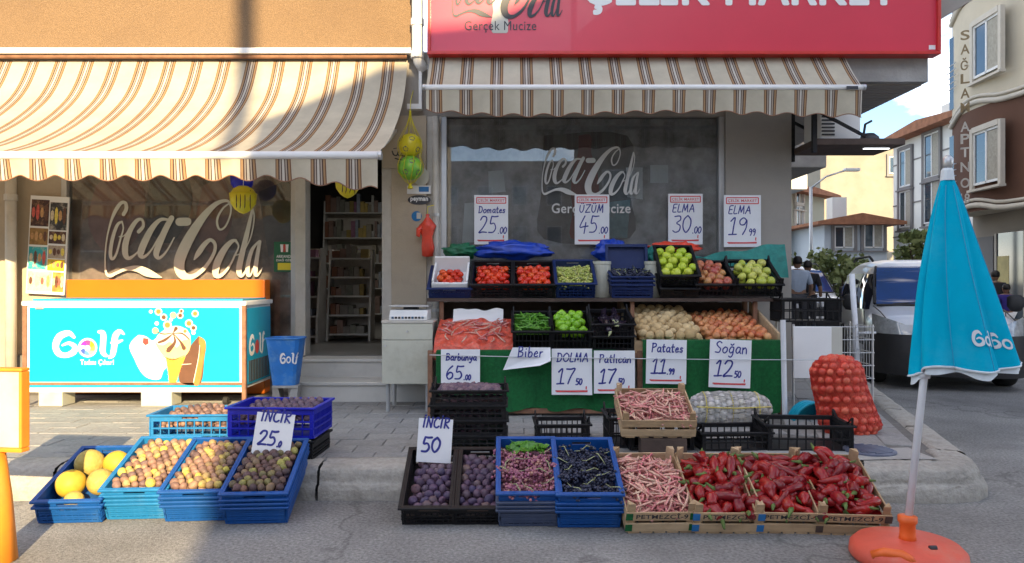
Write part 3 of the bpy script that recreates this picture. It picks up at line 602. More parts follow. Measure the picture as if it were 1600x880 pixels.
# ------------------------------------------------------------------ sign band
SY = -.62
sgn = empty('shop_sign', (PX(668, SY), SY, PZ(86, SY)), (0, 0, 0), 'long red shop sign with white lettering above the striped awning', 'sign')
SW = PX(1468, SY) - PX(668, SY); SH = 1.25
def sgl(x, z): return Vector((x - sgn.location.x, -.004, z - sgn.location.z))
MB().box(.03, SW - .03, -.0, .1, .03, SH).obj('panel', M['sign'], sgn)
MB().box(0, SW, -.03, .11, 0, .03).obj('frame', M['signframe'], sgn, bevel=.004)
for a in (0, SW - .03): MB().box(a, a + .03, -.03, .11, .031, SH).obj('frame', M['signframe'], sgn, bevel=.004)
tl_ = text_fit('lettering', 'ÇELİK MARKET', M['cleanwhite'], sgn, sgl, PX(912, SY), PX(1400, SY), PZ(22, SY), PZ(-72, SY), 0)
vs_ = [v.co.copy() for v in tl_.data.vertices]; fs_ = [tuple(f.vertices) for f in tl_.data.polygons]; mb = MB()
for k_, (dx_, dz_) in enumerate(((0, 0), (.013, 0), (-.013, 0), (0, .011), (0, -.011), (.009, .008), (-.009, -.008), (.009, -.008), (-.009, .008))): mb.add([v + Vector((dx_, -.0003 * k_, dz_)) for v in vs_], fs_)
tl_.data = mb.mesh('lettering', M['cleanwhite'], fix=False)
text_fit('slogan', 'Gerçek Mucize', M['charcoal'], sgn, sgl, PX(726, SY), PX(838, SY), PZ(51, SY), PZ(33, SY), .0)
bx = PX(781, SY); bz = PZ(52, SY)
MB().prism([(bx - .075, bz + .012), (bx - .06, bz), (bx + .06, bz), (bx + .075, bz + .012), (bx + .08, bz + .1), (bx + .062, bz + .2), (bx + .07, bz + .32), (bx + .08, bz + .5), (bx + .05, bz + .65), (bx + .03, bz + .8), (bx - .03, bz + .8), (bx - .05, bz + .65), (bx - .08, bz + .5), (bx - .07, bz + .32), (bx - .062, bz + .2), (bx - .08, bz + .1)], SY - .0015, SY - .0035).obj('bottle_emblem', M['decal'], sgn, -sgn.location)
q = P(697, -66, SY); s2 = s_ * .64
ribbons(COLA, lambda x, yy, l: Vector((q.x + x * s2, SY - .004 - l, q.z - yy * s2)), 5, .0006).obj('script_lettering', M['charcoal'], sgn, -sgn.location, fix=False)
MB().box(SW - .1, SW - .04, -.003, -.001, .05, .09).obj('maker_sticker', M['cleanwhite'], sgn)
# ------------------------------------------------------------------ awnings
def awning(name, label, x0, x1, prof, bar_r, val, scal, sag=0.):
    a = empty(name, ((x0 + x1) / 2, prof[0][0], prof[-1][1]), (0, 0, 0), label, 'awning'); lo = -a.location
    ps = catmull([(p[0], p[1], 0) for p in prof], 8)
    def sh(u, v):
        t = v * (len(ps) - 1); i = min(int(t), len(ps) - 2); f = t - i
        return Vector((x0 + (x1 - x0) * u, ps[i][0] * (1 - f) + ps[i + 1][0] * f, ps[i][1] * (1 - f) + ps[i + 1][1] * f - .008 * math.sin(u * 40) * v * (1 - v) - sag * math.sin(math.pi * v) * (.5 + .5 * math.sin(u * 9)) * .3))
    MB().sheet(sh, 60, 24).obj('canopy', M['stripe'], a, lo, smooth=True)
    yb, zb = prof[-1]
    MB().tube([(x0 - .02, yb, zb - bar_r * .6), (x1 + .02, yb, zb - bar_r * .6)], bar_r, 12).obj('front_bar', M['cleanwhite'], a, lo, smooth=True)
    for s in (x0 - .02, x1 + .02): MB().tube([(s - .012, yb, zb - bar_r * .6), (s + .012, yb, zb - bar_r * .6)], bar_r * 1.15, 12).obj('end_cap', M['alu'], a, lo)
    def vf(u, v):
        x = x0 + (x1 - x0) * u; low = val(u) + scal * (.5 - .5 * math.cos(2 * math.pi * x / .137 * .5))
        return Vector((x, yb - .01 - .018 * v * math.sin(x * 23) + .02 * v, zb - bar_r * 1.3 - (low) * v))
    MB().sheet(vf, 240, 8).obj('valance', M['stripe'], a, lo, smooth=True)
    edge = [vf(i / 240, 1.0) + Vector((0, -.002, 0)) for i in range(241)]
    MB().tube(edge, .0045, 5).obj('hem', M['rustframe'], a, lo)
    return a, lo
A1x = PX(637, -.1)
a1, lo = awning('awning', 'long striped awning fully let down over the freezer and door', -7.5, A1x, [(-.1, 3.5), (-.25, 3.22), (-.45, 2.99), (-.83, 2.71), (-1.3, 2.46), (-1.75, 2.29)], .032, lambda u: .13 + .09 * max(0, u - .88) / .12, .045)
MB().tube([(-7.5, -.15, 3.525), (A1x, -.15, 3.525)], .022, 10).obj('roller', M['rustframe'], a1, lo, smooth=True)
for x in (A1x - .12,):
    MB().bar((x, -.1, 2.8), (x, -.9, 2.5), .035).obj('folding_arm', M['white'], a1, lo); MB().bar((x, -.9, 2.5), (x - .05, -1.72, 2.25), .03).obj('folding_arm', M['white'], a1, lo)
br = MB(); br.box(A1x + .005, A1x + .15, -.18, -.1, 3.0, 3.05).box(A1x + .12, A1x + .15, -.18, -.1, 3.05, 3.4); br.obj('wall_bracket', M['white'], a1, lo)
x0, x1 = PX(671, -.6), PX(1322, -.55)
a2, lo2 = awning('awning', 'short striped awning rolled nearly closed beneath the red sign', x0, x1, [(-.53, PZ(89, -.53)), (-.6, PZ(100, -.6)), (-.72, PZ(117, -.72)), (-.86, PZ(134, -.86))], .026, lambda u: .17 + .045 * math.sin(u * 7) * (1 - u) + .05 * u, .03)
MB().tube([(x0, -.54, 3.36), (x1, -.54, 3.36)], .02, 10).obj('roller', M['rustframe'], a2, lo2, smooth=True)
boxo('maker_plate', M['charcoal'], (PX(1322, -.88), PX(1340, -.88), -.892, -.888, PZ(140, -.88), PZ(135, -.88)), a2).location = lo2
# ------------------------------------------------------------------ houses across the street (behind the camera); their roof edge shades the shop front
def back_shift(X, Z, Y):                 # a point of the shade line on the shop front, carried back along the sun to depth Y
    t = -Y / math.cos(R(SUN_AZ)) / math.cos(R(SUN_EL)); return Vector((X, 0, Z)) + sun_from * t
OY = -19.0
def opposite(name, label, outline, depth):
    pts = []
    for X, Z in outline:
        q = back_shift(X, Z, OY); pts.append((q.x, max(q.z, -.05)))
    h = empty(name, (pts[0][0], OY, 0), (0, 0, 0), label, 'building', 'houses across the street')
    n = len(pts); sk = depth * math.tan(R(SUN_AZ + 3)); MB().add([(x, OY, z) for x, z in pts] + [(x + sk, OY - depth, z) for x, z in pts], [tuple(range(n)), tuple(range(2 * n - 1, n - 1, -1))] + [(i, i + n, (i + 1) % n + n, (i + 1) % n) for i in range(n)]).obj('wall', M['shadewall'], h, -h.location)
    xs = [p[0] for p in pts]; xx = min(xs) + 1.0
    while xx < max(xs) - 1.5:
        for z in (1., 3.9):
            f = MB().box(xx, xx + 1.1, OY + .002, OY + .05, z, z + 1.4).obj('window', M['white'], h, -h.location)
            MB().box(xx + .06, xx + 1.04, OY + .051, OY + .06, z + .06, z + 1.34).obj('pane', M['farglass'], f)
        xx += 2.4
    return h
GX0, GX1 = PX(1030, 0) - .03, PX(1030, 0) + .13
house1 = opposite('opposite_house', 'plain house across the street with sloping roof', [(-2.52, -12), (-2.52, 2.45), (-1.95, 2.95), (-1.34, 3.38), (-.5, 3.46), (.2, 3.78), (GX0, 4.9), (GX0, -12)], 9)
opposite('opposite_house', 'taller plain house across the street beyond the narrow gap', [(GX1, -12), (GX1, 5.2), (4.5, 6.5), (22, 6.5), (22, -12)], 9)
opposite('gap_blocker', 'unseen block added to cut the sunbeam low in the house gap', [(GX0, -12), (GX0, 1.5), (GX1, 1.5), (GX1, -12)], .4)  # unseen filler, added to stop the sun below the lit strip
def plain_house(label, x0, x1, y, h):
    o = empty('opposite_house', (x0, y, 0), (0, 0, 0), label, 'building', 'houses across the street'); MB().box(0, x1 - x0, -5, 0, 0, h).obj('wall', M['shadewall'], o); xx = 1.
    while xx < x1 - x0 - 1.5:
        for z in (1., 3.9, 6.8):
            if z + 1.8 < h:
                f = MB().box(xx, xx + 1.1, .002, .05, z, z + 1.4).obj('window', M['white'], o); MB().box(xx + .06, xx + 1.04, .051, .06, z + .06, z + 1.34).obj('pane', M['farglass'], f)
        xx += 2.5
plain_house('long plain house across the street opposite the freezer', -24, -2.6, -19, 8)
plain_house('distant plain house closing the side lane across the street', -6, 26, -46, 10)
q = back_shift(PX(379, -.12), 2.2, OY - .4); MB().tube([(q.x, OY - .4, q.z - .6), (q.x, OY - .4, 17)], .105, 12).obj('flue_pipe', M['greytrim'], house1, -house1.location, smooth=True)
# ------------------------------------------------------------------ ice-cream freezer
FY = -1.0; fx0, fx1 = PX(35, FY), PX(384, FY); FD = .72; fz0, fz1 = PZ(612, FY), PZ(470, FY)
fr = empty('ice_cream_freezer', ((fx0 + fx1) / 2, FY, WZ), (0, 0, 0), 'long turquoise chest freezer with an ice-cream cone picture on its front', 'freezer'); lo = -fr.location
def fb(name, m, *b, bevel=.004): return boxo(name, M[m], b, fr, bevel)
def fbx(name, m, b, bevel=.004):
    o = MB().box(*b).obj(name, M[m], fr, lo, bevel=bevel); return o
fbx('body', 'white', (fx0 + .02, fx1 - .02, FY + .012, FY + FD, fz0 + .02, fz1 - .04))
for a in (fx0, fx1 - .035): fbx('corner_post', 'rustframe', (a, a + .035, FY - .004, FY + .03, fz0 - .09, fz1 - .02))
fbx('top_rim', 'cleanwhite', (fx0 - .005, fx1 + .005, FY - .01, FY + FD + .005, fz1 - .045, fz1 - .003), .01)
fbx('lid', 'cyandeep', (fx0 + .05, fx1 - .05, FY + .06, FY + FD - .04, fz1 - .002, fz1 + .014), .005)
fbx('front_panel', 'cyan', (fx0 + .06, fx1 - .055, FY - .0, FY + .012, fz0 + .085, fz1 - .06), .006)
fbx('base_strip', 'rustframe', (fx0 + .036, fx1 - .036, FY - .003, FY + .012, fz0 + .058, fz0 + .078), .002)
fbx('base_strip', 'cyandeep', (fx0 + .036, fx1 - .036, FY + .0, FY + .012, fz0 + .035, fz0 + .056), .002)
fbx('bottom_rail', 'cleanwhite', (fx0 + .036, fx1 - .036, FY - .002, FY + .02, fz0 - .005, fz0 + .033), .003)
sp = fbx('side_panel', 'cyandeep', (fx1 - .02, fx1 - .008, FY + .05, FY + FD - .03, fz0 + .05, fz1 - .07), .003)
for i in range(13):
    yy = FY + .1 + i * .042; fbx('vent_slat', 'charcoal', (fx1 - .0078, fx1 - .004, yy, yy + .022, fz0 + .07, fz0 + .26), 0)
fbx('lock', 'alu', (fx0 + .12, fx0 + .19, FY - .014, FY - .0005, fz1 - .075, fz1 - .055), .003)
for xx in (fx0 + .22, fx0 + 1.05, fx1 - .22): MB().lathe([(.035, -.02), (.035, .02)], 14, Matrix.Translation((xx, FY + .12, WZ + .035)) @ Matrix.Rotation(R(90), 4, 'Y')).obj('caster', M['rubber'], fr, lo)
for i, (a, b) in enumerate(((60, 97), (220, 268))):
    bo = boxo('foam_block', M['ivory'], (PX(a, FY), PX(b, FY), FY + .0, FY + .2, WZ + .001, fz0 + .014), bevel=.008); tag(bo, ('pale block under the left end of the chest freezer', 'pale block under the middle of the chest freezer')[i], 'block')
# print on the freezer front, on a 1600 x 743 grid over photo pixels (70..350, 480..610)
def fp(x, y, l=0.): 
    q = P(70 + x * .175, 480 + y * .175, FY); return Vector((q.x, FY - .002 - l, q.z)) + lo
def fpoly(name, pts, m, l, smooth=True):
    if smooth: pts = [p[:2] for p in catmull([(x, y, 0) for x, y in pts] + [(pts[0][0], pts[0][1], 0)], 4)][:-1]
    mb = MB(); n = len(pts); mb.add([fp(x, y, l) for x, y in pts], [tuple(range(n))]); return mb.obj(name, m, fr, fix=False)
for g_ in (GOLF[:1], GOLF[1:2], GOLF[2:]): ribbons(g_, fp, 6, .0006).obj('letter', M['cleanwhite'], fr, fix=False)
def disc(cx, cy, r, k=20): return [(cx + r * math.cos(2 * math.pi * i / k), cy + r * math.sin(2 * math.pi * i / k)) for i in range(k)]
fpoly('emblem_disc', disc(385, 362, 86), M['cleanwhite'], .003, False)
for i, c in enumerate([(.35, .03, .4), (.7, .05, .25), (.85, .35, .02), (.75, .6, .1), (.25, .55, .35), (.1, .25, .6), (.05, .1, .4)]):
    a0 = R(200 + i * 46); mm = mat('swirl%d' % i, c, .4, .05); pts = []
    for k in range(7): pts.append((385 + 68 * math.cos(a0 + R(k * 7.6)), 362 + 68 * math.sin(a0 + R(k * 7.6))))
    for k in range(6, -1, -1): pts.append((385 + 26 * math.cos(a0 + R(k * 7.6 + 30)), 366 + 26 * math.sin(a0 + R(k * 7.6 + 30))))
    fpoly('emblem_swirl', pts, mm, .004, False)
text_fit('slogan', 'Tadını Çıkar!', M['cleanwhite'], fr, lambda x, y: fp(x, y, .001), 318, 618, 525, 468, .02)
mk('cream', (.78, .72, .6), .5, .06, 8); mk('choc', (.13, .06, .035), .4, .15, 9); mk('caramel', (.55, .2, .05), .4, .15, 9); mk('cone', (.72, .45, .04), .6, .2, 14); mk('vanilla', (.75, .65, .25), .5, .08, 6); mk('berry', (.5, .06, .05), .4, .1, 9)
fpoly('milk_splash', [(840,248),(905,262),(960,300),(1000,280),(1050,330),(1090,420),(1100,520),(1060,570),(1030,640),(960,645),(890,612),(840,545),(800,460),(770,400),(758,345),(790,290)], M['cleanwhite'], .001)
fpoly('fruit_piece', [(880,275),(925,280),(930,325),(900,342),(875,318)], M['berry'], .002, False)
fpoly('ice_bar', [(1375,258),(1425,290),(1440,350),(1425,460),(1390,680),(1225,680),(1200,610),(1240,480),(1300,350)], M['choc'], .001)
fpoly('bar_edge', [(1380,262),(1428,295),(1438,350),(1420,470),(1385,678),(1330,678),(1372,480),(1392,380),(1378,320)], M['caramel'], .002)
ribbons([[(1385, 340, 5), (1375, 450, 6), (1330, 670, 7)], [(1225, 512, 6), (1310, 506, 4)]], lambda x, y, l: fp(x, y, l + .003)).obj('bar_highlight', M['cream'], fr, fix=False)
fpoly('cone', [(1080,440),(1258,440),(1210,560),(1172,672),(1112,672),(1100,560)], M['cone'], .002, False)
ribbons([[(1090 + i * 30, 450, 3), (1125 + i * 12, 660, 2)] for i in range(6)] + [[(1085 + i * 4, 480 + i * 40, 3), (1245 - i * 14, 500 + i * 36, 3)] for i in range(5)], lambda x, y, l: fp(x, y, l + .0026), cap=False).obj('cone_pattern', M['caramel'], fr, fix=False)
fpoly('ice_cream', [(1040,225),(1110,180),(1200,170),(1280,215),(1305,300),(1290,390),(1230,450),(1140,460),(1065,435),(1020,380),(990,320),(1005,260)], M['vanilla'], .003)
fpoly('ice_cream_top', [(1040,225),(1110,180),(1200,170),(1280,215),(1300,280),(1230,300),(1180,360),(1120,310),(1060,340),(1000,320),(1005,260)], M['cream'], .0036)
ribbons([[(1150, 235, 6), (1080, 290, 26), (1020, 315, 20)], [(1150, 240, 6), (1165, 310, 24), (1110, 380, 44), (1100, 390, 30)], [(1155, 240, 6), (1215, 310, 20), (1245, 365, 38)], [(1150, 235, 6), (1230, 235, 14), (1290, 285, 12)], [(1145, 230, 6), (1070, 240, 12), (1010, 225, 8)], [(1150, 228, 6), (1175, 190, 34)], [(1048, 430, 4), (1140, 470, 9), (1250, 432, 4)]], lambda x, y, l: fp(x, y, l + .0042)).obj('chocolate_sauce', M['choc'], fr, fix=False)
for i, (x, y, r, c) in enumerate([(1018,40,26,'caramel'),(1065,90,24,'choc'),(1150,72,34,'vanilla'),(1212,75,22,'choc'),(1345,58,24,'caramel'),(1290,145,27,'caramel'),(1330,185,22,'choc'),(990,210,34,'vanilla'),(1098,160,30,'caramel'),(1003,145,22,'cream'),(1222,35,15,'choc'),(1255,215,18,'caramel'),(950,40,20,'cream'),(1330,228,22,'cleanwhite'),(1130,110,20,'cleanwhite')]):
    if c in ('caramel', 'choc'): fpoly('splash_drop', disc(x, y, r * 1.3, 12), M['cream'], .0046, False)
    fpoly('nut_piece', disc(x, y, r * .85, 10), M[c], .0052, False)
# side logo of the freezer
def fside(x, y, l=0.): return Vector((fx1 - .0075 + l, FY + .1 + (x - 70) / 640 * .42, fz0 + .5 - (y - 200) / 250 * .2 + (x - 70) / 640 * .0)) + lo
for g_ in (GOLF[:1], GOLF[1:2], GOLF[2:]): ribbons(g_, fside, 5, .0005).obj('side_letter', M['cleanwhite'], fr, fix=False)
mbd = MB(); mbd.add([fside(x, y, .002) for x, y in disc(385, 362, 80)], [tuple(range(20))]); mbd.obj('side_emblem', M['berry'], fr, fix=False)
oc = boxo('orange_cooler', M['orange'], (PX(108, -.2), PX(416, -.2), -.25, -.075, WZ, PZ(437, -.25)), bevel=.01)
tag(oc, 'flat orange cabinet standing between the freezer and the window', 'cabinet')
# blue bin, its stool of rubble
bs = empty('bin_stool', P(447, 628, -.95) * Vector((1, 1, 0)) + Vector((0, 0, WZ)), (0, 0, .1), 'small grey metal support under the blue bin', 'support')
MB().box(-.1, .12, -.1, .1, .17, .19).obj('top', M['concrete'], bs); MB().prism([(-.1, 0), (-.02, 0), (-.05, .169), (-.1, .169)], -.09, .09).obj('leg', M['greywall'], bs); MB().prism([(.02, 0), (.1, 0), (.12, .169), (.06, .169)], -.09, .09).obj('leg', M['concrete'], bs)
bk = empty('waste_bin', P(447, 595, -.95), (0, 0, 0), 'blue plastic bin with white lettering beside the freezer', 'bin'); bk.location.z = WZ + .191
def ringpt(th, z, inset=0.):
    t = z / .41; r = (.105 + .05 * t) - inset; c, s = math.cos(th), math.sin(th); k = 1 / max(abs(c), abs(s)) ** .75
    return Vector((r * c * k, r * s * k * .85 + (0), z))
mb = MB(); n = 28; lev = [(0, 0), (.2, 0), (.41, 0), (.41, .008), (.2, .008), (.012, .008)]
vs = [ringpt(2 * math.pi * i / n, z, q) for z, q in lev for i in range(n)]
mb.add(vs, [tuple(range(n))] + [(j * n + i, j * n + (i + 1) % n, (j + 1) * n + (i + 1) % n, (j + 1) * n + i) for j in range(5) for i in range(n)] + [tuple(range(5 * n, 6 * n))]); mb.obj('body', M['bluebucket'], bk, smooth=False)
MB().tube([ringpt(2 * math.pi * i / 28, .41, -.004) for i in range(29)], .008, 6).obj('rim', M['bluebucket'], bk, smooth=True)
def binp(x, y, l):
    u = (x - 70) / 640; th = R(-98 + u * 62); p = ringpt(th, .24 - (y - 330) / 250 * .1, -.003 - l); return p
for g_ in (GOLF[:1], GOLF[1:2], GOLF[2:]): ribbons(g_, binp, 5, .0005).obj('letter', M['cleanwhite'], bk, fix=False)
ribbons([[(385 + 62 * math.cos(t), 362 + 62 * math.sin(t), 34) for t in [k * .6283 for k in range(11)]]], lambda x, y, l: binp(x, y, l), 4, .001).obj('letter', M['cleanwhite'], bk, fix=False)
# ice-cream board on the left wall
pb = empty('ice_cream_board', P(70, 460, -.12), (0, R(3), 0), 'tall board of ice-cream pictures hanging on the beige wall', 'poster board')
bw, bh = .385, .98
MB().box(-bw / 2, bw / 2, 0, .02, 0, bh).obj('backing', M['cleanwhite'], pb, bevel=.003)
for i, (x0, x1, z0, z1, c, d) in enumerate([(.04,.5,.69,.96,(.05,.02,.018),(.45,.25,.12)), (.53,.97,.66,.94,(.03,.03,.035),(.5,.45,.4)), (.03,.5,.5,.67,(.3,.17,.05),(.1,.05,.02)), (.53,.97,.52,.645,(.07,.025,.02),(.45,.3,.15)), (.03,.5,.25,.48,(.03,.35,.4),(.6,.5,.3)), (.53,.97,.37,.5,(.4,.32,.25),(.1,.03,.03)), (.53,.97,.245,.36,(.75,.5,.03),(.6,.25,.05)), (.03,.66,.03,.23,(.72,.62,.45),(.6,.3,.05)), (.68,.97,.03,.23,(.5,.2,.05),(.15,.4,.1))]):
    mm = mat('board%d' % i, c, .4, .3, 14, dirt=(d, 1., 13)); MB().box((x0 - .5) * bw, (x1 - .5) * bw, -.003, -.0005, z0 * bh, z1 * bh).obj('picture', mm, pb)
    rr = random.Random(i)
    for k in range(4):
        mm2 = mat('pic%d_%d' % (i, k), rr.choice([(.5, .28, .12), (.6, .5, .35), (.12, .05, .03), (.55, .1, .08), (.7, .55, .1)]), .5, .3, 40)
        cx = (x0 + (x1 - x0) * (k + .6) / 4.2 - .5) * bw; hz = (z1 - z0) * bh
        MB().prism([(cx + .017 * math.cos(t * .7854), (z0 + .1 * (z1 - z0)) * bh + hz * .42 + hz * (.2 + .12 * (k % 2)) * math.sin(t * .7854)) for t in range(8)], -.005, -.0032).obj('ice_lolly_print', mm2, pb)
# green notice on the window, stickers, balloons, balls, gloves
gn = empty('window_notice', P(445, 425, -.02), (0, 0, 0), 'small green and yellow notice stuck on the window by the door', 'notice')
mk('deepgreen', (.01, .11, .05), .5, .1); mk('yellowprint', (.7, .6, .03), .5, .1)
s7 = 7.48 / F
MB().box(-17 * s7, 17 * s7, 0, .004, 0, 47 * s7).obj('card', M['deepgreen'], gn); MB().box(-11 * s7, 11 * s7, -.003, -.001, 3 * s7, 14 * s7).obj('yellow_box', M['yellowprint'], gn)
for k, (tx, z) in enumerate((('ARKANDA', 22), ('DAĞ GİBİ', 16.5))): text_fit('lettering', tx, M['cleanwhite'], gn, lambda x, z: Vector((x, -.002, z)), -13 * s7, 13 * s7, z * s7, (z + 4.5) * s7, .02)
for k in range(3): MB().prism([((-6 + k * 4) * s7, 31 * s7), ((-3 + k * 4) * s7, 31 * s7), ((-2 + k * 4) * s7, 43 * s7), ((-7 + k * 4) * s7, 43 * s7)], -.003, -.001).obj('crest_stripe', M['cleanwhite' if k != 1 else 'berry'], gn)
def sticker(label, px0, px1, py0, py1, m, txt=None, tm=None, roundq=False, col2=None):
    Y = -.106; a = P(px0, py1, Y); b = P(px1, py0, Y); o = empty('sticker', a, (0, 0, 0), label, 'sticker', 'stickers on the pillar'); w_, h_ = b.x - a.x, b.z - a.z
    if roundq: MB().prism([(w_ / 2 + w_ / 2 * math.cos(t * .2618), h_ / 2 + h_ / 2 * math.sin(t * .2618)) for t in range(24)], 0, .004).obj('backing', M[m], o)
    else: MB().box(0, w_, 0, .004, 0, h_).obj('backing', M[m], o)
    if txt: text_fit('lettering', txt, M[tm], o, lambda x, z: Vector((x, -.0015, z)), w_ * .12, w_ * .88, h_ * .25, h_ * .75, .03)
    if col2: MB().box(w_ * .5, w_ * .92, -.002, -.0005, h_ * .25, h_ * .85).obj('print', M[col2], o)
sticker('round pale sticker behind the hanging net of balls', 645, 671, 262, 290, 'decal', roundq=True)
sticker('white rectangular sticker with a blue print', 636, 673, 290, 303, 'cleanwhite', col2='bluetape')
sticker('dark oval sticker with white lettering on the pillar', 637, 673, 305, 320, 'charcoal', 'peyman', 'cleanwhite', True)
sticker('small round blue sticker low on the pillar', 643, 659, 330, 346, 'lightblue', roundq=True, col2='decal')
def balloon(px, py, r, m, Y, label, lines=False):
    q = P(px, py, Y); o = empty('balloon', q, (0, 0, 0), label, 'balloon', 'balloons under the awning')
    MB().lathe([(.0, -r * 1.12), (r * .28, -r * 1.02), (r * .6, -r * .78), (r * .9, -r * .35), (r, .05), (r * .93, r * .4), (r * .7, r * .75), (r * .36, r * .95), (0, r)], 18).obj('envelope', M[m], o, smooth=True)
    MB().tube([(0, 0, r), (0.0, .005, r + .03), (0, .02, PZ(262, Y) - q.z + .2)], .003, 5).obj('string', M['white'], o)
    if lines:
        for k in range(4):
            MB().tube([Vector((math.sin(t) * .3 - .45 + k * .3, -math.sqrt(max(0, 1 - (math.sin(t) * .3 - .45 + k * .3) ** 2 - math.cos(t) ** 2 * .8)) * .98, math.cos(t) * .85)) * r * 1.0 for t in [.3, .8, 1.3, 1.8, 2.3, 2.8]], .004, 4).obj('stripe', M['darkwood'], o)
balloon(380, 311, .125, 'ballyellow', -.6, 'yellow balloon with dark stripes over the script lettering', True)
balloon(378, 283, .11, 'royal', -.35, 'blue balloon peeping out behind the yellow one')
balloon(543, 288, .115, 'ballyellow', -.75, 'yellow balloon hanging in the top of the doorway', True)
bl = empty('ball_net', P(641, 285, -.3), (0, 0, 0), 'yellow net holding two toy footballs beside the door', 'toy balls')
def pent_ball(cx, cz, r, m, name):
    b = MB().lathe([(r * math.sin(math.pi * i / 14), -r * math.cos(math.pi * i / 14)) for i in range(15)], 22).obj(name, M[m], bl, (cx, 0, cz), smooth=True)
    ic = bmesh.new(); bmesh.ops.create_icosphere(ic, subdivisions=1, radius=1); 
    for v in ic.verts:
        d = v.co.normalized(); a = d.orthogonal().normalized(); c = d.cross(a); mb = MB(); mb.add([(d + (a * math.cos(k * 1.2566) + c * math.sin(k * 1.2566)) * .27).normalized() * r * 1.012 for k in range(5)], [(0, 1, 2, 3, 4)]); mb.obj('patch', M['pentagon'], b)
    ic.free()
pent_ball(0, .36, .115, 'ballyellow', 'yellow_ball'); pent_ball(.0, .14, .12, 'ballgreen', 'green_ball')
net = MB()
for k in range(9):
    th = 2 * math.pi * k / 9
    net.tube([(r * math.cos(th + z * 1.2), r * math.sin(th + z * 1.2), z) for r, z in ((.006, -.02), (.05, .01), (.125, .1), (.127, .18), (.1, .25), (.122, .33), (.118, .4), (.08, .47), (.035, .56), (.012, .63), (.004, .7))], .003, 4)
net.obj('netting', M['ballyellow'], bl); MB().tube([(0, 0, .69), (0, .02, .8), (0, .22, .95)], .004, 5).obj('hanging_loop', M['ballyellow'], bl)
MB().lathe([(.0, -.07), (.03, -.06), (.012, -.02), (.0, .0)], 8).obj('knot', M['ballyellow'], bl)
gv = empty('glove_bag', P(668, 402, -.2), (0, 0, 0), 'red plastic glove bag hanging on the pillar pipe', 'bag')
mb = MB(); mb.lathe([(0, 0), (.055, .01), (.062, .1), (.05, .2), (.075, .27), (.085, .31), (.045, .36), (.014, .4), (.02, .42), (0, .43)], 16, Matrix.Scale(.55, 4, (0, 1, 0)), lambda th, z: 1 + .12 * math.sin(3 * th + z * 20)); mb.obj('body', M['redplastic'], gv, smooth=True)
mb = MB(); mb.tube([(-.05, 0, .3), (-.085, -.01, .27), (-.09, -.02, .21), (-.075, -.02, .2)], [.03, .028, .02, .008], 8); mb.obj('thumb', M['redplastic'], gv, smooth=True)
MB().tube([(0, 0, .42), (0, .02, .5), (.06, .05, .52)], .004, 5).obj('string', M['ballyellow'], gv)
# cabinet with the weighing scale
CYf = -1.3; cx0, cx1 = PX(597, CYf), PX(676, CYf)
cb = empty('scale_cabinet', ((cx0 + cx1) / 2, CYf, WZ), (0, 0, 0), 'small cream cabinet with a drawer carrying the weighing scale', 'cabinet'); lo3 = -cb.location
cz0, cz1 = PZ(600, CYf), PZ(503, CYf)
def cbx(n, m, *b, bevel=.003): return MB().box(*b).obj(n, M[m], cb, lo3, bevel=bevel)
cbx('carcass', 'frame', cx0 + .01, cx1 - .01, CYf + .012, CYf + .45, cz0, cz1 - .012)
cbx('top', 'frame', cx0 - .005, cx1 + .005, CYf - .01, CYf + .46, cz1 - .011, cz1 + .01); d1 = cbx('drawer', 'ivory', cx0, cx1, CYf - .004, CYf + .011, cz1 - .15, cz1 - .014); d2 = cbx('door', 'ivory', cx0, cx1, CYf - .004, CYf + .011, cz0, cz1 - .155)
MB().lathe([(.009, 0), (.009, .02)], 10, Matrix.Translation(((cx0 + cx1) / 2, CYf - .004, cz1 - .08)) @ Matrix.Rotation(R(90), 4, 'X')).obj('knob', M['alu'], d1)
MB().lathe([(.008, 0), (.008, .012)], 10, Matrix.Translation((cx0 + .03, CYf - .004, cz1 - .2)) @ Matrix.Rotation(R(90), 4, 'X')).obj('lock', M['alu'], d2)
for xx in (cx0 + .04, cx1 - .05):
    for yy in (CYf + .06, CYf + .4): MB().tube([(xx, yy, WZ + .002), (xx, yy, cz0)], .018, 10).obj('leg', M['alu'], cb, lo3)
sc = empty('weighing_scale', ((cx0 + cx1) / 2 + .0, CYf + .04, cz1 + .011), (0, 0, 0), 'grey electronic weighing scale on the cream cabinet', 'scale')
MB().prism([(0, .0), (0, .03), (.06, .085), (.32, .085), (.32, 0)], -.16, .16, 'x').obj('housing', M['white'], sc, bevel=.004)
mk('lcd', (.12, .14, .1), .2, .1); kb = Matrix.Translation((0, 0, 0))
for k in range(3): MB().box(-.14 + k * .095, -.06 + k * .095, -.002, .004, .05, .07, Matrix.Translation((0, .03, .012)) @ Matrix.Rotation(R(-42), 4, 'X')).obj('display', M['charcoal'], sc)
for k in range(10): MB().box(-.14 + k * .028, -.12 + k * .028, -.003, .002, .006, .024, Matrix.Translation((0, .003, .006))).obj('key', M['charcoal' if k % 3 else 'lightblue'], sc)
MB().box(-.17, .17, .05, .36, .11, .122).obj('pan', M['alu'], sc, bevel=.004); MB().box(-.06, .06, .14, .26, .086, .109).obj('pan_support', M['charcoal'], sc)
mkb = MB().prism([(0, 0), (.32, 0), (.32, .03), (0, .03)], -.17, .17, 'x'); 
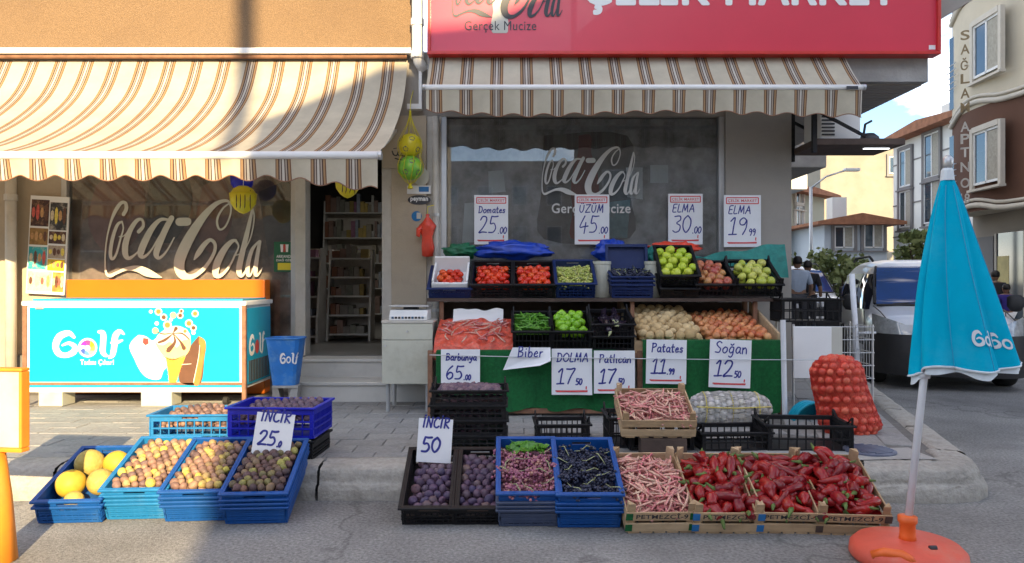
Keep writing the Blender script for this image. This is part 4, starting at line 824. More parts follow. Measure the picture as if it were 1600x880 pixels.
# orange-framed board and post at the left edge, close to the camera
os_ = empty('roadside_board', (PX(-6, -4.1), -4.1, 0), (0, 0, R(-6)), 'white board in an orange frame on an orange post at the left edge', 'sign board')
z0, z1 = PZ(706, -4.1), PZ(575, -4.1); xr = PX(40, -4.1) - PX(-6, -4.1)
MB().box(-.42, xr - .016, 0, .03, z0 + .02, z1 - .016).obj('board', M['ivory'], os_, bevel=.004)
for b in ((-.43, xr, z1 - .015, z1), (-.43, xr, z0, z0 + .019), (xr - .015, xr, z0 + .02, z1 - .016)): MB().box(b[0], b[1], -.012, .04, b[2], b[3]).obj('frame', M['orangepost'], os_, bevel=.005)
MB().tube([(.0, .012, 0.0), (-.012, .012, .3), (-.03, .012, z0)], [.078, .064, .052], 14).obj('post', M['orangepost'], os_, smooth=True)
# ------------------------------------------------------------------ crates
_cm = {}
def crate_meshes(W, L, H, style):
    key = (round(W, 3), round(L, 3), round(H, 3), style)
    if key in _cm: return _cm[key]
    t = .011; tp = .02                                   # wall thickness, taper
    def panel(l, h, nv, solid_top, slot, hook):          # panel in x (centred), z, thickness in y
        mb = MB(); x0, x1 = -l / 2, l / 2
        zt = h - solid_top
        if slot:                                         # rim band with a hand hole
            mb.box(x0, -.055, 0, t, zt, h); mb.box(.055, x1, 0, t, zt, h); mb.box(-.055, .055, 0, t, zt, zt + solid_top * .35); mb.box(-.055, .055, 0, t, h - solid_top * .3, h)
        else: mb.box(x0, x1, 0, t, zt, h)
        mb.box(x0, x1, 0, t, 0, .016)
        rows = 3 if style != 'black' else 2
        for i in range(1, rows): z = .016 + (zt - .016) * i / rows; mb.box(x0, x1, -.003, t, z - .005, z + .005)
        for i in range(nv + 1):
            x = x0 + .004 + (l - .008) * i / nv; wv = .0035 if i not in (0, nv) else .01
            mb.box(x - wv, x + wv, .001, t - .002, .016, zt)
        if style == 'black' and hook:
            for s in (-1, 1):                            # raised corner gussets
                mb.prism([(s * l / 2, h), (s * (l / 2 - .014), h), (s * (l / 2 - .014), h + .05), (s * l / 2, h + .05)], 0, t)
                mb.prism([(s * (l / 2 - .014), h + .036), (s * (l / 2 - .014), h + .05), (s * (l / 2 - .085), h), (s * (l / 2 - .1), h)], 0, t)
        return mb
    st = .045 if style != 'black' else .026
    sl = .055 if style == 'blue' else st
    r = {'side': panel(L - .002, H, 14, st, False, style == 'black').mesh('side_panel'), 'end': panel(W - .024, H, 9, sl, style in ('blue', 'slot'), False).mesh('end_panel')}
    b = MB(); b.box(-W / 2 + .012, W / 2 - .012, -L / 2 + .012, L / 2 - .012, 0, .008); r['base'] = b.mesh('base')
    rm = MB(); e = .016
    for bb in ((-W / 2 - e, W / 2 + e, -L / 2 - e, -L / 2 + .002), (-W / 2 - e, W / 2 + e, L / 2 - .002, L / 2 + e), (-W / 2 - e, -W / 2 + .002, -L / 2 + .003, L / 2 - .003), (W / 2 - .002, W / 2 + e, -L / 2 + .003, L / 2 - .003)): rm.box(bb[0], bb[1], bb[2], bb[3], H - .012, H + .002)
    r['rim'] = rm.mesh('rim', bevel=.003, seg=1); _cm[key] = r; return r
_cmm = {}
def crate(label, mkey, W, L, H, Mx, style='blue', text=None):
    """Mx: world matrix of the crate's base centre (x across, y depth, z up)"""
    ms = crate_meshes(W, L, H, style); o = empty('fruit_crate', (0, 0, 0), (0, 0, 0), label, 'crate', 'plastic fruit crates'); o.matrix_world = Mx
    def pm(part):
        k = (ms[part].name, mkey)
        if k not in _cmm: c = ms[part].copy(); c.materials.clear(); c.materials.append(M[mkey]); _cmm[k] = c
        return _cmm[k]
    link('base', pm('base'), o)
    for s in (-1, 1):
        link('side_panel', pm('side'), o, (s * (W / 2), 0, 0), (0, 0, R(90) * s)); link('end_panel', pm('end'), o, (0, s * (L / 2), 0), (0, 0, 0 if s < 0 else R(180)))
    link('rim', pm('rim'), o)
    return o
def front_tilt(px, py, W, L, tilt, yaw=0., z=0.):        # crate whose front lower edge centre is seen at (px,py) at height z
    d = (CH - z) * F / (py - 440); p = Vector(((px - 800) * d / F, d - CD, z))
    return Matrix.Translation(p) @ Matrix.Rotation(yaw, 4, 'Z') @ Matrix.Rotation(tilt, 4, 'X') @ Matrix.Translation((0, L / 2, 0))
def flat(x, y, z, yaw=0., tilt=0.): return Matrix.Translation((x, y, z)) @ Matrix.Rotation(yaw, 4, 'Z') @ Matrix.Rotation(tilt, 4, 'X')
# ------------------------------------------------------------------ produce shapes
def blob(prof, n=12, wob=None): return MB().lathe(prof, n, None, wob)
def sph(r, sz=1., n=12, m=8): return [(r * math.sin(math.pi * i / m), -r * sz * math.cos(math.pi * i / m)) for i in range(m + 1)]
def pm_(name, prof, m, n=12, wob=None): return blob(prof, n, wob).mesh(name, M[m], smooth=True)
figp = [(0, -1), (.55, -.92), (.92, -.5), (1, -.05), (.86, .4), (.5, .75), (.22, .95), (.12, 1.15), (0, 1.2)]
appp = [(0, -.82), (.3, -.88), (.72, -.7), (.98, -.15), (.96, .3), (.7, .72), (.35, .82), (.12, .7), (0, .62)]
def sc_(p, r, sz=1.): return [(a * r, b * r * sz) for a, b in p]
MESH = {}
for k, r_ in (('fig', .0265), ('figmix', .0222), ('figmixdark', .0232)): MESH[k] = [pm_('fig', sc_(figp, r_, .9), k, 12, lambda th, z: 1 + .03 * math.sin(3 * th)), pm_('fig', sc_(figp, r_ * 1.12, .82), k, 12), pm_('fig', sc_(figp, r_ * .92, .95), k, 12)]
for k, r_ in (('greenapple', .041), ('redapple', .04), ('yellowapple', .04)): MESH[k] = [pm_('apple', sc_(appp, r_), k, 14), pm_('apple', sc_(appp, r_ * 1.08, .95), k, 14)]
MESH['tomato'] = [pm_('tomato', sc_(appp, .036, .85), 'tomato', 14), pm_('tomato', sc_(appp, .031, .9), 'tomato', 14)]
MESH['potato'] = [pm_('potato', sph(.037, 1.15), 'potato', 12, lambda th, z: 1 + .09 * math.sin(2 * th + z * 30) + .05 * math.sin(3 * th)), pm_('potato', sph(.042, 1.05), 'potato', 12, lambda th, z: 1 + .08 * math.sin(2 * th + 1 + z * 20)), pm_('potato', sph(.035, 1.12), 'potato', 12, lambda th, z: 1 + .06 * math.sin(3 * th + z * 40))]
onp = [(0, -.95), (.4, -.9), (.85, -.55), (1, 0), (.86, .45), (.5, .75), (.2, .95), (.09, 1.2), (0, 1.25)]
MESH['onion'] = [pm_('onion', sc_(onp, .036, .92), 'onion', 12), pm_('onion', sc_(onp, .032, .85), 'onion', 12)]
MESH['bellpepper'] = [pm_('bell_pepper', sc_([(0, -.95), (.5, -1.05), (.85, -.8), (.98, -.2), (1, .35), (.8, .75), (.4, .85), (.1, .7), (.1, 1.15), (0, 1.15)], .037), 'bellpepper', 16, lambda th, z: 1 + .1 * math.cos(4 * th))]
def bent(name, m, L, r, bend, n=8, k=8, stem=True, twist=0., sm='stem'):
    mb = MB(); pts = []; rs = []
    for i in range(k + 1):
        t = i / k; pts.append((bend * L * math.sin(t * 2.4), .25 * twist * L * math.sin(t * 5), (t - .5) * L)); rs.append(r * (.72 + .5 * math.sin(min(1, t * 1.6) * 1.9)) * (1 - t) ** .45 * (1 + .13 * math.sin(t * 13 + r * 400)) + .001)
    mb.tube(pts, rs, n); me = mb.mesh(name, M[m], smooth=True)
    if stem:
        mb2 = MB(); p0 = Vector(pts[0]); mb2.tube([p0 + Vector((0, 0, .004)), p0 - Vector((0, 0, r * .4)), p0 + Vector((r * .5, 0, -r * 1.6))], [r * .62, r * .32, r * .16], 6)
        k0 = len(me.vertices); bm = bmesh.new(); bm.from_mesh(me); vs = [bm.verts.new(v) for v in mb2.v]
        for f in mb2.f:
            q = bm.faces.new([vs[i] for i in f]); q.material_index = 1; q.smooth = True
        bm.to_mesh(me); bm.free(); me.materials.append(M[sm])
    return me
MESH['redpepper'] = [bent('red_pepper', 'redpepper', .16, .031, .1, n=10), bent('red_pepper', 'redpepper', .18, .027, .18, n=10, twist=.4), bent('red_pepper', 'redpepper', .13, .034, .08, n=10, twist=.5), bent('red_pepper', 'redpepper', .19, .025, -.2, n=10, twist=-.6), bent('red_pepper', 'redpepper', .115, .036, .1, n=10, twist=.3)]
MESH['greenpepper'] = [bent('green_pepper', 'greenpepper', .15, .009, .15, 6, 6), bent('green_pepper', 'greenpepper', .13, .009, -.12, 6, 6)]
MESH['eggplant'] = [bent('aubergine', 'eggplant', .2, .03, .1, 10, 8, sm='palestem'), bent('aubergine', 'eggplant', .18, .026, -.1, 10, 8, sm='palestem')]
MESH['bean'] = [bent('bean_pod', 'bean', .13, .0062, .12, 5, 6, False), bent('bean_pod', 'bean', .115, .0058, -.18, 5, 6, False), bent('bean_pod', 'bean', .12, .006, .25, 5, 6, False), bent('bean_pod', 'bean', .14, .0056, .05, 5, 6, False)]
def scatter(Mx, W, L, cell, heap):                       # jittered hex cells on a crate; yields local points with a heaped height
    nx = max(1, int(W / cell)); ny = max(1, int(L / (cell * .88))); out = []
    for j in range(ny):
        for i in range(nx):
            x = (i + .5 + (.5 if j % 2 else 0) - .25) / nx * W - W / 2; y = (j + .5) / ny * L - L / 2
            if abs(x) > W / 2 - cell * .3: continue
            out.append(Vector((x + random.uniform(-.12, .12) * cell, y + random.uniform(-.12, .12) * cell, heap(x / W, y / L))))
    return out
def rnd_rot(): return Euler((random.uniform(0, 6.28), random.uniform(0, 6.28), random.uniform(0, 6.28)))
def upright(t=.9): return Euler((random.uniform(-t, t), random.uniform(-t, t), random.uniform(0, 6.28)))
def fill(kind, Mx, W, L, z, cell, label, name, cat, group, rot=rnd_rot, heap=None, bed=True, bedmat=None, bedrow=1, skip=None):
    hp = heap or (lambda u, v: .012 * math.cos(u * 3) * math.cos(v * 3)); ms = MESH[kind]
    for p in scatter(Mx, W, L, cell, hp):
        if skip and skip(p): continue
        q = Mx @ Matrix.Translation(p + Vector((0, 0, z + random.uniform(-.1, .1) * cell))) @ rot().to_matrix().to_4x4()
        o = link(name, random.choice(ms)); k_ = random.uniform(.86, 1.12); o.matrix_world = q @ Matrix.Diagonal((k_ * random.uniform(.92, 1.08), k_ * random.uniform(.92, 1.08), k_ * random.uniform(.9, 1.06), 1)); tag(o, label, cat, group)
    if bed:                                              # lower layer nobody could count
        mb = MB(); r = cell * .5
        for p in scatter(Mx, W - cell * .2, L - cell * .2, cell * .95, hp):
            c = p + Vector((0, 0, z - cell * .55)); mb.lathe([(0, -r), (r * .8, -r * .6), (r, 0), (r * .75, r * .65), (0, r)], 8, Mx @ Matrix.Translation(c))
        tag(mb.obj(name + '_heap', bedmat or ms[0].materials[0], smooth=True), 'lower layer of ' + name.replace('_', ' ') + 's under ' + label.split(' ', 1)[1][:60] if False else bed_label(name, label), cat, None, 'stuff')
def bed_label(name, label):
    w_ = label.split(); i = next((k for k, x in enumerate(w_) if x in ('in', 'on', 'heaped', 'beneath')), 1); return ' '.join(('packed lower layer of produce ' + ' '.join(w_[i:])).split()[:16])
def heap_stuff(kind, Mx, W, L, z, cell, label, name, cat, heap=None, rot=rnd_rot, m=None, layers=1):
    hp = heap or (lambda u, v: .012 * math.cos(u * 3) * math.cos(v * 3)); src = MESH[kind]; mb = MB()
    for l in range(layers):
        for p in scatter(Mx, W, L, cell, hp):
            me = random.choice(src); T = Mx @ Matrix.Translation(p + Vector((0, 0, z - l * cell * .6))) @ rot().to_matrix().to_4x4()
            mb.add([T @ v.co for v in me.vertices], [tuple(f.vertices) for f in me.polygons])
    o = mb.obj(name, m or src[0].materials[0], smooth=True); return tag(o, label, cat, None, 'stuff')
def bunch(Mx, pos, rad, L, m, label, n, br, group):
    o = empty('grape_bunch', (0, 0, 0), (0, 0, 0), label, 'grapes', group); o.matrix_world = Mx @ Matrix.Translation(pos) @ Euler((random.uniform(-.4, .4), random.uniform(-.3, .3), random.uniform(0, 6.28))).to_matrix().to_4x4()
    mb = MB(); base = [(br * math.sin(math.pi * i / 5), -br * math.cos(math.pi * i / 5)) for i in range(6)]
    for i in range(n):
        t = random.random(); a = random.uniform(0, 6.28); rr = rad * (1 - .6 * t) * math.sqrt(random.random()); mb.lathe([(x * random.uniform(.9, 1.1), y) for x, y in base], 7, Matrix.Translation(((t - .5) * L, rr * math.cos(a), rr * math.sin(a) * .7 + rad * .1)))
    tag(mb.obj('berries', M[m], o, smooth=True), kind='stuff')
    MB().tube([(-L * .55, 0, rad * .3), (-L * .3, .005, rad * .8), (0, 0, rad * .6), (L * .2, -.01, rad * .75)], [.0035, .003, .002, .001], 5).obj('stalk', M['palestem'], o, smooth=True)
    return o
# ------------------------------------------------------------------ left row: nested blue crates leaning on the kerb
TW, TL, TH = .33, .54, .115
row = [(110, 818, 'bluecrate', 'melon'), (216, 812, 'lightblue', 'f1'), (307, 815, 'bluecrate', 'f2'), (401, 819, 'bluecrate', 'f3')]
nm = ['blue crate of melons at the left end of the row', 'pale blue crate of brownish figs beside the melons', 'blue crate of pale mixed figs, middle of the three fig crates', 'blue crate of dark mixed figs beneath the 25 sign']
for i, (px, py, mk_, what) in enumerate(row):
    T = front_tilt(px, py, TW, TL, R(18), R(4))
    n = 4 if what != 'melon' else 2
    for k in range(n):
        crate((nm[i] if k == n - 1 else ['lowest', 'second lowest', 'third lowest'][k] + ' nested crate under the ' + nm[i].split(' of ')[1]), mk_, TW - .002 * (n - 1 - k), TL, TH - .01 if k < n - 1 else TH, T @ Matrix.Translation((0, 0, .004 + k * .025)))
    T2 = T @ Matrix.Translation((0, 0, (n - 1) * .025)); row[i] = T2
    if what == 'melon':
        for j, (x, y, r_, mm, lb) in enumerate(((-.06, .12, .08, 'melon', 'netted brown melon at the back of the melon crate'), (.085, .13, .072, 'yellowmelon', 'smooth bright yellow melon at the back of the melon crate'), (-.07, -.08, .076, 'yellowmelon', 'yellow melon half hidden at the front left of the crate'), (.08, -.06, .072, 'melon', 'netted melon at the front right of the melon crate'), (0, -.2, .05, 'melon', 'small brown melon low at the front of the crate'))):
            o = link('melon', MB().lathe(sph(r_, 1.03, 20, 12), 20).mesh('melon', M[mm], smooth=True)); o.matrix_world = T2 @ Matrix.Translation((x, y, .02 + r_)) @ Euler((1.2, .4 * j, j)).to_matrix().to_4x4(); tag(o, lb, 'melon', 'melons in the blue crate')
    else:
        kd = 'figmixdark' if what == 'f3' else 'figmix'
        fill(kd, T2, TW - .02, TL - .04, .108, .0435, {'f1': 'brownish mottled fig in the pale blue crate beside the melons', 'f2': 'pale mottled fig in the middle blue crate of the front row', 'f3': 'dark fig in the blue crate beneath the 25 sign'}[what], 'fig', 'fig', 'figs in ' + nm[i], bedmat=M['figdarkheap' if what == 'f3' else 'figmixheap'], heap=lambda u, v: .02 * math.cos(u * 3) * math.cos(v * 2.6) - .02 * v)
# flat blue crates on the pavement behind
T = flat(PX(311, -2.35), -2.33, WZ + .002, R(2)); crate('faded blue crate of figs behind the leaning crates', 'lightblue', .54, .36, .2, T, 'slot')
heap_stuff('figmix', T, .5, .32, .165, .044, 'heap of brown figs in the faded blue rear crate', 'fig_heap', 'figs', m=M['figmixheap'], layers=2, heap=lambda u, v: .05 * v + .02 * math.cos(u * 5))
T = flat(PX(441, -2.75), -2.76, WZ + .135, R(-3)); crate('royal blue crate of figs on a black crate behind the 25 sign', 'royal', .54, .38, .19, T, 'slot')
heap_stuff('figmixdark', T, .5, .34, .155, .045, 'heap of dark figs in the royal blue crate', 'fig_heap', 'figs', m=M['figdarkheap'], layers=2, heap=lambda u, v: .05 * v + .03 * u)
crate('black crate carrying the royal blue fig crate', 'black', .5, .36, .115, flat(PX(443, -2.75), -2.76, WZ + .002, R(-3)), 'slot')
price_sign('white 25 card standing in the dark fig crate', 'İNCİR', '25', '.0', Vector((PX(422, -3.25), -3.25, PZ(712, -3.25))), (.222, .24), (R(-12), R(5), 0), header=False, line=False, wordh=.07, wy=.8)
# ------------------------------------------------------------------ black fig crates
BW, BL, BH = .3, .5, .12
for i, (px, py) in enumerate(((671, 820), (747, 820))):
    T = front_tilt(px, py, BW, BL, R(24), R(1)); crate(('black crate of purple figs left of its twin, below the 50 sign', 'black crate full of purple figs beside the pink grapes')[i], 'black', .275 if i else .29, BL, BH, T, 'slot')
    fill('fig', T, .25, BL - .05, .075, .05, ('purple fig in the black crate below the 50 sign', 'purple fig in the black crate beside the pink grapes')[i], 'fig', 'fig', 'figs in the two leaning black crates', bedmat=M['figdarkheap'], skip=(lambda p: p.y > .08) if i == 0 else None)
T0 = (PX(731, -2.68), -2.52, WZ + .002)
for k in range(4):
    T = flat(T0[0] + .004 * (k % 2), T0[1], T0[2] + k * .098, R(1.5 * (k % 2))); crate(['bottom', 'second lowest', 'third', 'top'][k] + ' black crate of the fig stack below the green cloth', 'black', .49, .32, .095, T, 'black')
    heap_stuff('fig', T, .45, .29, .08, .05, ['figs in the bottom crate of the black stack', 'figs in the second lowest crate of the black stack', 'figs in the third crate of the black stack', 'purple figs heaped in the top crate of the black stack'][k], 'fig_heap', 'figs', m=M['figdarkheap'])
price_sign('white 50 card leaning on the black fig crates', 'İNCİR', '50', '', Vector((PX(677, -3.22), -3.22, PZ(723, -3.22))), (.2, .25), (R(-8), R(3), 0), header=False, line=False, wordh=.06, wy=.8)
# ------------------------------------------------------------------ grape crates
for i, (px, mk_, gm, lb) in enumerate(((826, 'slate', 'redgrape', 'pink grapes'), (920, 'bluecrate', 'blackgrape', 'black grapes'))):
    Wg = .315 if i == 0 else .325; T = front_tilt(px, 823 + 2 * i, Wg, .52, R(20), R(1 - i))
    for k in range(4): crate(('blue-rimmed crate heaped with pink grapes', 'bright blue crate heaped with black grapes')[i] if k == 3 else ['lowest', 'second lowest', 'third lowest'][k] + ' nested crate under the ' + lb, (mk_ if k < 3 or i else 'bluecrate'), Wg, .52, .11 if k < 3 else .14, T @ Matrix.Translation((0, 0, .003 + k * .024)))
    T2 = T @ Matrix.Translation((0, 0, .066))
    for a in range(3):
        for b in range(4):
            bunch(T2, Vector((-.1 + .1 * a + random.uniform(-.01, .01), -.19 + .105 * b + random.uniform(-.02, .02), .105 + .018 * math.cos((b - 1.5)))), .062, .15, gm, ('pink grape bunch in the blue-rimmed crate', 'black grape bunch in the bright blue crate')[i], 95, .0088, ('pink grape bunches', 'black grape bunches')[i])
    mb = MB(); mb.sheet(lambda u, v: T2 @ Vector(((u - .5) * (Wg - .03), (v - .5) * .5, .07)), 4, 4); tag(mb.obj('grape_bed', M[gm]), 'lower layer of ' + lb + ' in their crate', 'grapes', None, 'stuff')
    if i == 0:
        mb = MB()
        for k in range(26):
            q = T2 @ Matrix.Translation((random.uniform(-.1, .12), random.uniform(.12, .22), .15)) @ Euler((random.uniform(-.8, .8), random.uniform(-.8, .8), random.uniform(0, 6.28))).to_matrix().to_4x4()
            mb.add([q @ Vector(v) for v in ((0, -.03, 0), (.02, -.01, .004), (.022, .015, 0), (0, .035, -.004), (-.022, .015, 0), (-.02, -.01, .004))], [(0, 1, 2, 3), (0, 3, 4, 5)])
        tag(mb.obj('vine_leaves', M['greenpepper'], fix=False), 'green vine leaves lying on the pink grapes', 'leaves', None, 'stuff')
crate('empty black crate behind the pink grape crate', 'black', .36, .28, .13, flat(PX(878, -2.4), -2.35, WZ + .002, R(2)), 'black'); crate('narrow black crate behind the bean crates', 'black', .3, .34, .2, flat(PX(985, -2.55), -2.45, WZ + .002), 'black')
# ------------------------------------------------------------------ wooden crates
def wood_crate(label, W, L, Mx, text=True, tape=None, H=.13):
    o = empty('wooden_crate', (0, 0, 0), (0, 0, 0), label, 'crate', 'wooden vegetable crates'); o.matrix_world = Mx; t = .008
    hs = (H - .02) / 2 - .005
    for s in (-1, 1):
        for k in range(2):
            z0 = .01 + k * (hs + .018); y = s * (L / 2 - t / 2)
            MB().box(-W / 2, W / 2, y - t / 2, y + t / 2, z0, z0 + hs).obj('slat', M['wood'], o, bevel=.0015)
            x = s * (W / 2 - t / 2); MB().box(x - t / 2, x + t / 2, -L / 2 + t + .001, L / 2 - t - .001, z0 + .004, z0 + hs + .004).obj('slat', M['wood'], o, bevel=.0015)
        for e in (-1, 1):
            cx, cy = s * (W / 2 - t - .001), e * (L / 2 - t - .001)
            MB().prism([(cx, cy), (cx - s * .038, cy), (cx, cy - e * .038)], .0, H + .045, 'z').obj('corner_post', M['wood'], o, bevel=.001)
    for k in range(5):
        x = -W / 2 + .012 + (k + .5) * (W - .024) / 5; MB().box(x - .028, x + .028, -L / 2, L / 2, 0, .008).obj('bottom_slat', M['wood'], o)
    if text:
        text_fit('stencil_lettering', 'PETMEZCİ-9', M['stencil'], o, lambda x, z: Vector((x, -L / 2 - .0012, z)), -W * .36, W * .38, .01 + hs + .018 + hs * .25, .01 + hs + .018 + hs * .95, .02)
    if tape:
        for s in (-1, 1):
            for k in range(2): z0 = .01 + k * (hs + .018); MB().box(s * (W / 2 - .016) - .018, s * (W / 2 - .016) + .018, -L / 2 - .003, -L / 2 - .0008, z0 + .006, z0 + hs - .004).obj('corner_tape', M[tape], o)
    return o
WW, WL = .36, .52
def lay(spread=.35): return lambda: Euler((R(90) + random.uniform(-spread, spread), random.uniform(-spread, spread), random.uniform(0, 6.28)))
T = front_tilt(1031, 833, WW, WL, R(22), R(2)); wood_crate('wooden crate of pink bean pods standing lowest in front', WW, WL, T, tape='greenturf')
def beans(T, W, L, z, lab, n):
    for i in range(n):
        o = link('bean_pod', random.choice(MESH['bean'])); x, y = random.uniform(-W / 2 + .045, W / 2 - .045), random.uniform(-L / 2 + .05, L / 2 - .05)
        o.matrix_world = T @ Matrix.Translation((x, y, z + .035 * math.cos(x / W * 2.8) * math.cos(y / L * 2.8) + random.uniform(-.012, .02))) @ lay(.3)().to_matrix().to_4x4(); tag(o, lab, 'bean pod', 'bean pods in the wooden crates')
    mb = MB(); me = MESH['bean'][0]
    for i in range(260):
        q = T @ Matrix.Translation((random.uniform(-W / 2 + .04, W / 2 - .04), random.uniform(-L / 2 + .05, L / 2 - .05), z - random.uniform(.005, .025))) @ lay(.2)().to_matrix().to_4x4(); mb.add([q @ v.co for v in me.vertices], [tuple(f.vertices) for f in me.polygons])
    mb.sheet(lambda u, v: T @ Vector(((u - .5) * (W - .03), (v - .5) * (L - .03), z - .03)), 2, 2)
    tag(mb.obj('bean_heap', M['beanheap'], smooth=True), 'packed lower layer of ' + lab.split(' ', 2)[2], 'beans', None, 'stuff')
beans(T, WW, WL, .11, 'pink speckled bean pod in the lower wooden crate', 125)
T = Matrix.Translation((PX(1030, -2.85), -2.82, .3)) @ Matrix.Rotation(R(-1), 4, 'Z') @ Matrix.Rotation(R(22), 4, 'X') @ Matrix.Translation((0, .2, 0))
wood_crate('wooden crate of pink bean pods raised behind the lower one', .47, .4, T, False); beans(T, .47, .4, .1, 'pink speckled bean pod in the raised wooden crate', 115)
crate('dark crate propping up the raised bean crate', 'black', .42, .34, .2, flat(PX(1030, -2.6), -2.52, WZ + .002), 'black'); 
bx_ = boxo('wood_prop', M['darkwood'], (PX(1000, -2.8), PX(1070, -2.8), -2.86, -2.74, WZ + .002, .298)); tag(bx_, 'short wooden prop under the raised bean crate', 'wood block')
for i, (px, py, lb, tp) in enumerate(((1136, 834, 'wooden crate of red peppers with blue corner tape', 'bluetape'), (1232, 834, 'pale wooden crate of red peppers, middle of the three', 'ivory'), (1331, 837, 'wooden crate of red peppers at the corner end', 'darkwood'))):
    T = front_tilt(px, py, WW, WL, R(22), R(-1 - i * 2)); wood_crate(lb, WW, WL, T, tape=tp)
    lab = 'glossy red pepper in the ' + ('crate with blue corner tape', 'middle pepper crate', 'corner pepper crate')[i]
    for ly in range(2):
        for p in scatter(T, WW - .07 - .03 * ly, WL - .09 - .05 * ly, .062 if ly else .058, lambda u, v: (.016 + .012 * i) * math.cos(u * 2.8) * math.cos(v * 2.8)):
            o = link('red_pepper', random.choice(MESH['redpepper'])); o.matrix_world = T @ Matrix.Translation(p + Vector((0, 0, .1 + ly * .036))) @ lay(.5)().to_matrix().to_4x4() @ Matrix.Scale(random.uniform(.78, 1.08), 4); tag(o, lab, 'pepper', 'red peppers in the wooden crates')
    mb = MB(); mb.sheet(lambda u, v: T @ Vector(((u - .5) * (WW - .03), (v - .5) * (WL - .03), .075)), 2, 2); tag(mb.obj('pepper_bed', M['redpepper']), 'lower layer of peppers in the ' + lab.split(' in the ')[1], 'peppers', None, 'stuff')
# empty black crates, garlic sack, onion sack, basins
crate('empty black crate lying between pepper crates and garlic sack', 'black', .46, .32, .12, flat(PX(1142, -2.6), -2.55, WZ + .002, R(3)), 'black'); crate('larger empty black crate in front of the onion sack', 'black', .54, .36, .17, flat(PX(1262, -2.65), -2.55, WZ + .002, R(-4)), 'black')
def sack(name, label, loc, prof, om, nm, rot, r0, sy, nets, part):
    o = empty(name, loc, rot, label, 'sack'); rr = random.Random(5); n = len(prof)
    def at(u, v, off=0.):
        t = v * (n - 1); i = min(int(t), n - 2); q = t - i; r, z, xo = [prof[i][k] * (1 - q) + prof[i + 1][k] * q for k in range(3)]; th = 2 * math.pi * u
        return Vector(((r + off) * math.cos(th) + xo, (r + off) * sy * math.sin(th), z))
    mb = MB(); rows = 26
    for j in range(rows):
        v = (j + .5) / rows; rad = (at(0, v) - at(.5, v)).length / 2; c = max(3, int(6.283 * rad * (.5 + .5 * sy) / (r0 * 1.75))); ph = rr.random()
        if j and (at(0, v) - prev).length < r0 * 1.35 and rad > .05: continue
        prev = at(0, v)
        for k in range(c):
            p = at((k + ph + rr.uniform(-.15, .15)) / c, v, -r0 * .8); q = r0 * rr.uniform(.85, 1.15)
            mb.lathe([(q * math.sin(math.pi * i / 6), -q * .92 * math.cos(math.pi * i / 6)) for i in range(7)], 10, Matrix.Translation(p) @ rnd_rot().to_matrix().to_4x4())
    tag(mb.obj(part, om, o, smooth=True), kind='stuff')
    core = MB(); core.sheet(lambda u, v: at(u, v, -r0 * .9), 24, 20); core.obj('inner_fill', om, o, smooth=True)
    nt_ = MB()
    for s_ in (-1, 1):
        for k in range(nets): nt_.tube([at(k / nets + s_ * .22 * j / 26, .03 + .94 * j / 26, r0 * .16 * math.sin(j * 2.1 + k) + .002) for j in range(27)], .0019, 3, False)
    tag(nt_.obj('netting', nm, o), kind='stuff'); return o
mk('sackonion', (.6, .12, .06), .45, .2, 20, rnd=[(.58, .05, .03), (.64, .08, .045), (.66, .13, .07), (.6, .06, .035)], island=True)
mk('garlic', (.6, .57, .52), .6, .2, 20, rnd=[(.52, .49, .46), (.62, .6, .56), (.5, .46, .47), (.64, .6, .5)], island=True)
sack('onion_sack', 'tall red net sack bulging with onions on the pavement', (PX(1332, -2.2), -2.1, WZ), [(.03, .005, .02), (.19, .012, .03), (.225, .06, .03), (.205, .2, -.01), (.195, .34, -.05), (.19, .45, -.07), (.15, .52, -.07), (.06, .54, -.07)], M['sackonion'], M['sackred'], (0, 0, 0), .032, .58, 84, 'onions')
sk = sack('garlic_sack', 'pale net sack of garlic lying below the green cloth', (PX(1142, -1.85), -1.8, WZ + .125), [(.04, -.3, 0), (.08, -.285, 0), (.12, -.2, 0), (.125, 0, 0), (.12, .2, 0), (.08, .285, 0), (.04, .3, 0)], M['garlic'], M['netwhite'], (0, R(90), 0), .03, .98, 40, 'garlic_bulbs')
for k in range(3): MB().tube([(.126 * math.cos(t), .122 * math.sin(t), -.2 + k * .2) for t in [x * .5236 for x in range(13)]], .004, 5).obj('tie', M['netyellow'], sk)
MB().tube([(-.03, -.128, -.28), (-.02, -.133, 0), (-.03, -.128, .28)], .005, 5).obj('tie', M['netyellow'], sk)
def basin(label, loc, rot, m, r):
    o = empty('wash_basin', loc, rot, label, 'basin'); pr = [(0, 0), (r * .7, 0), (r * .8, .01), (r * .97, .11), (r * 1.04, .115), (r * 1.04, .122), (r * .95, .122), (r * .76, .016), (0, .012)]
    MB().lathe(pr, 32).obj('bowl', M[m], o, smooth=False)
    for k in range(3): MB().tube([(r * (.84 + .05 * k) * math.cos(t * .2094) , r * (.84 + .05 * k) * math.sin(t * .2094), .03 + .028 * k) for t in range(31)], .004, 4).obj('moulded_ring', M[m], o)
basin('turquoise plastic basin leaning on edge behind the post', P(1250, 648, -1.5), (R(112), R(-28), R(10)), 'turq', .17); basin('dark blue plastic basin lying under the turquoise one', P(1266, 658, -1.35), (R(160), R(-6), 0), 'royal', .16)
bpy.context.view_layer.update()
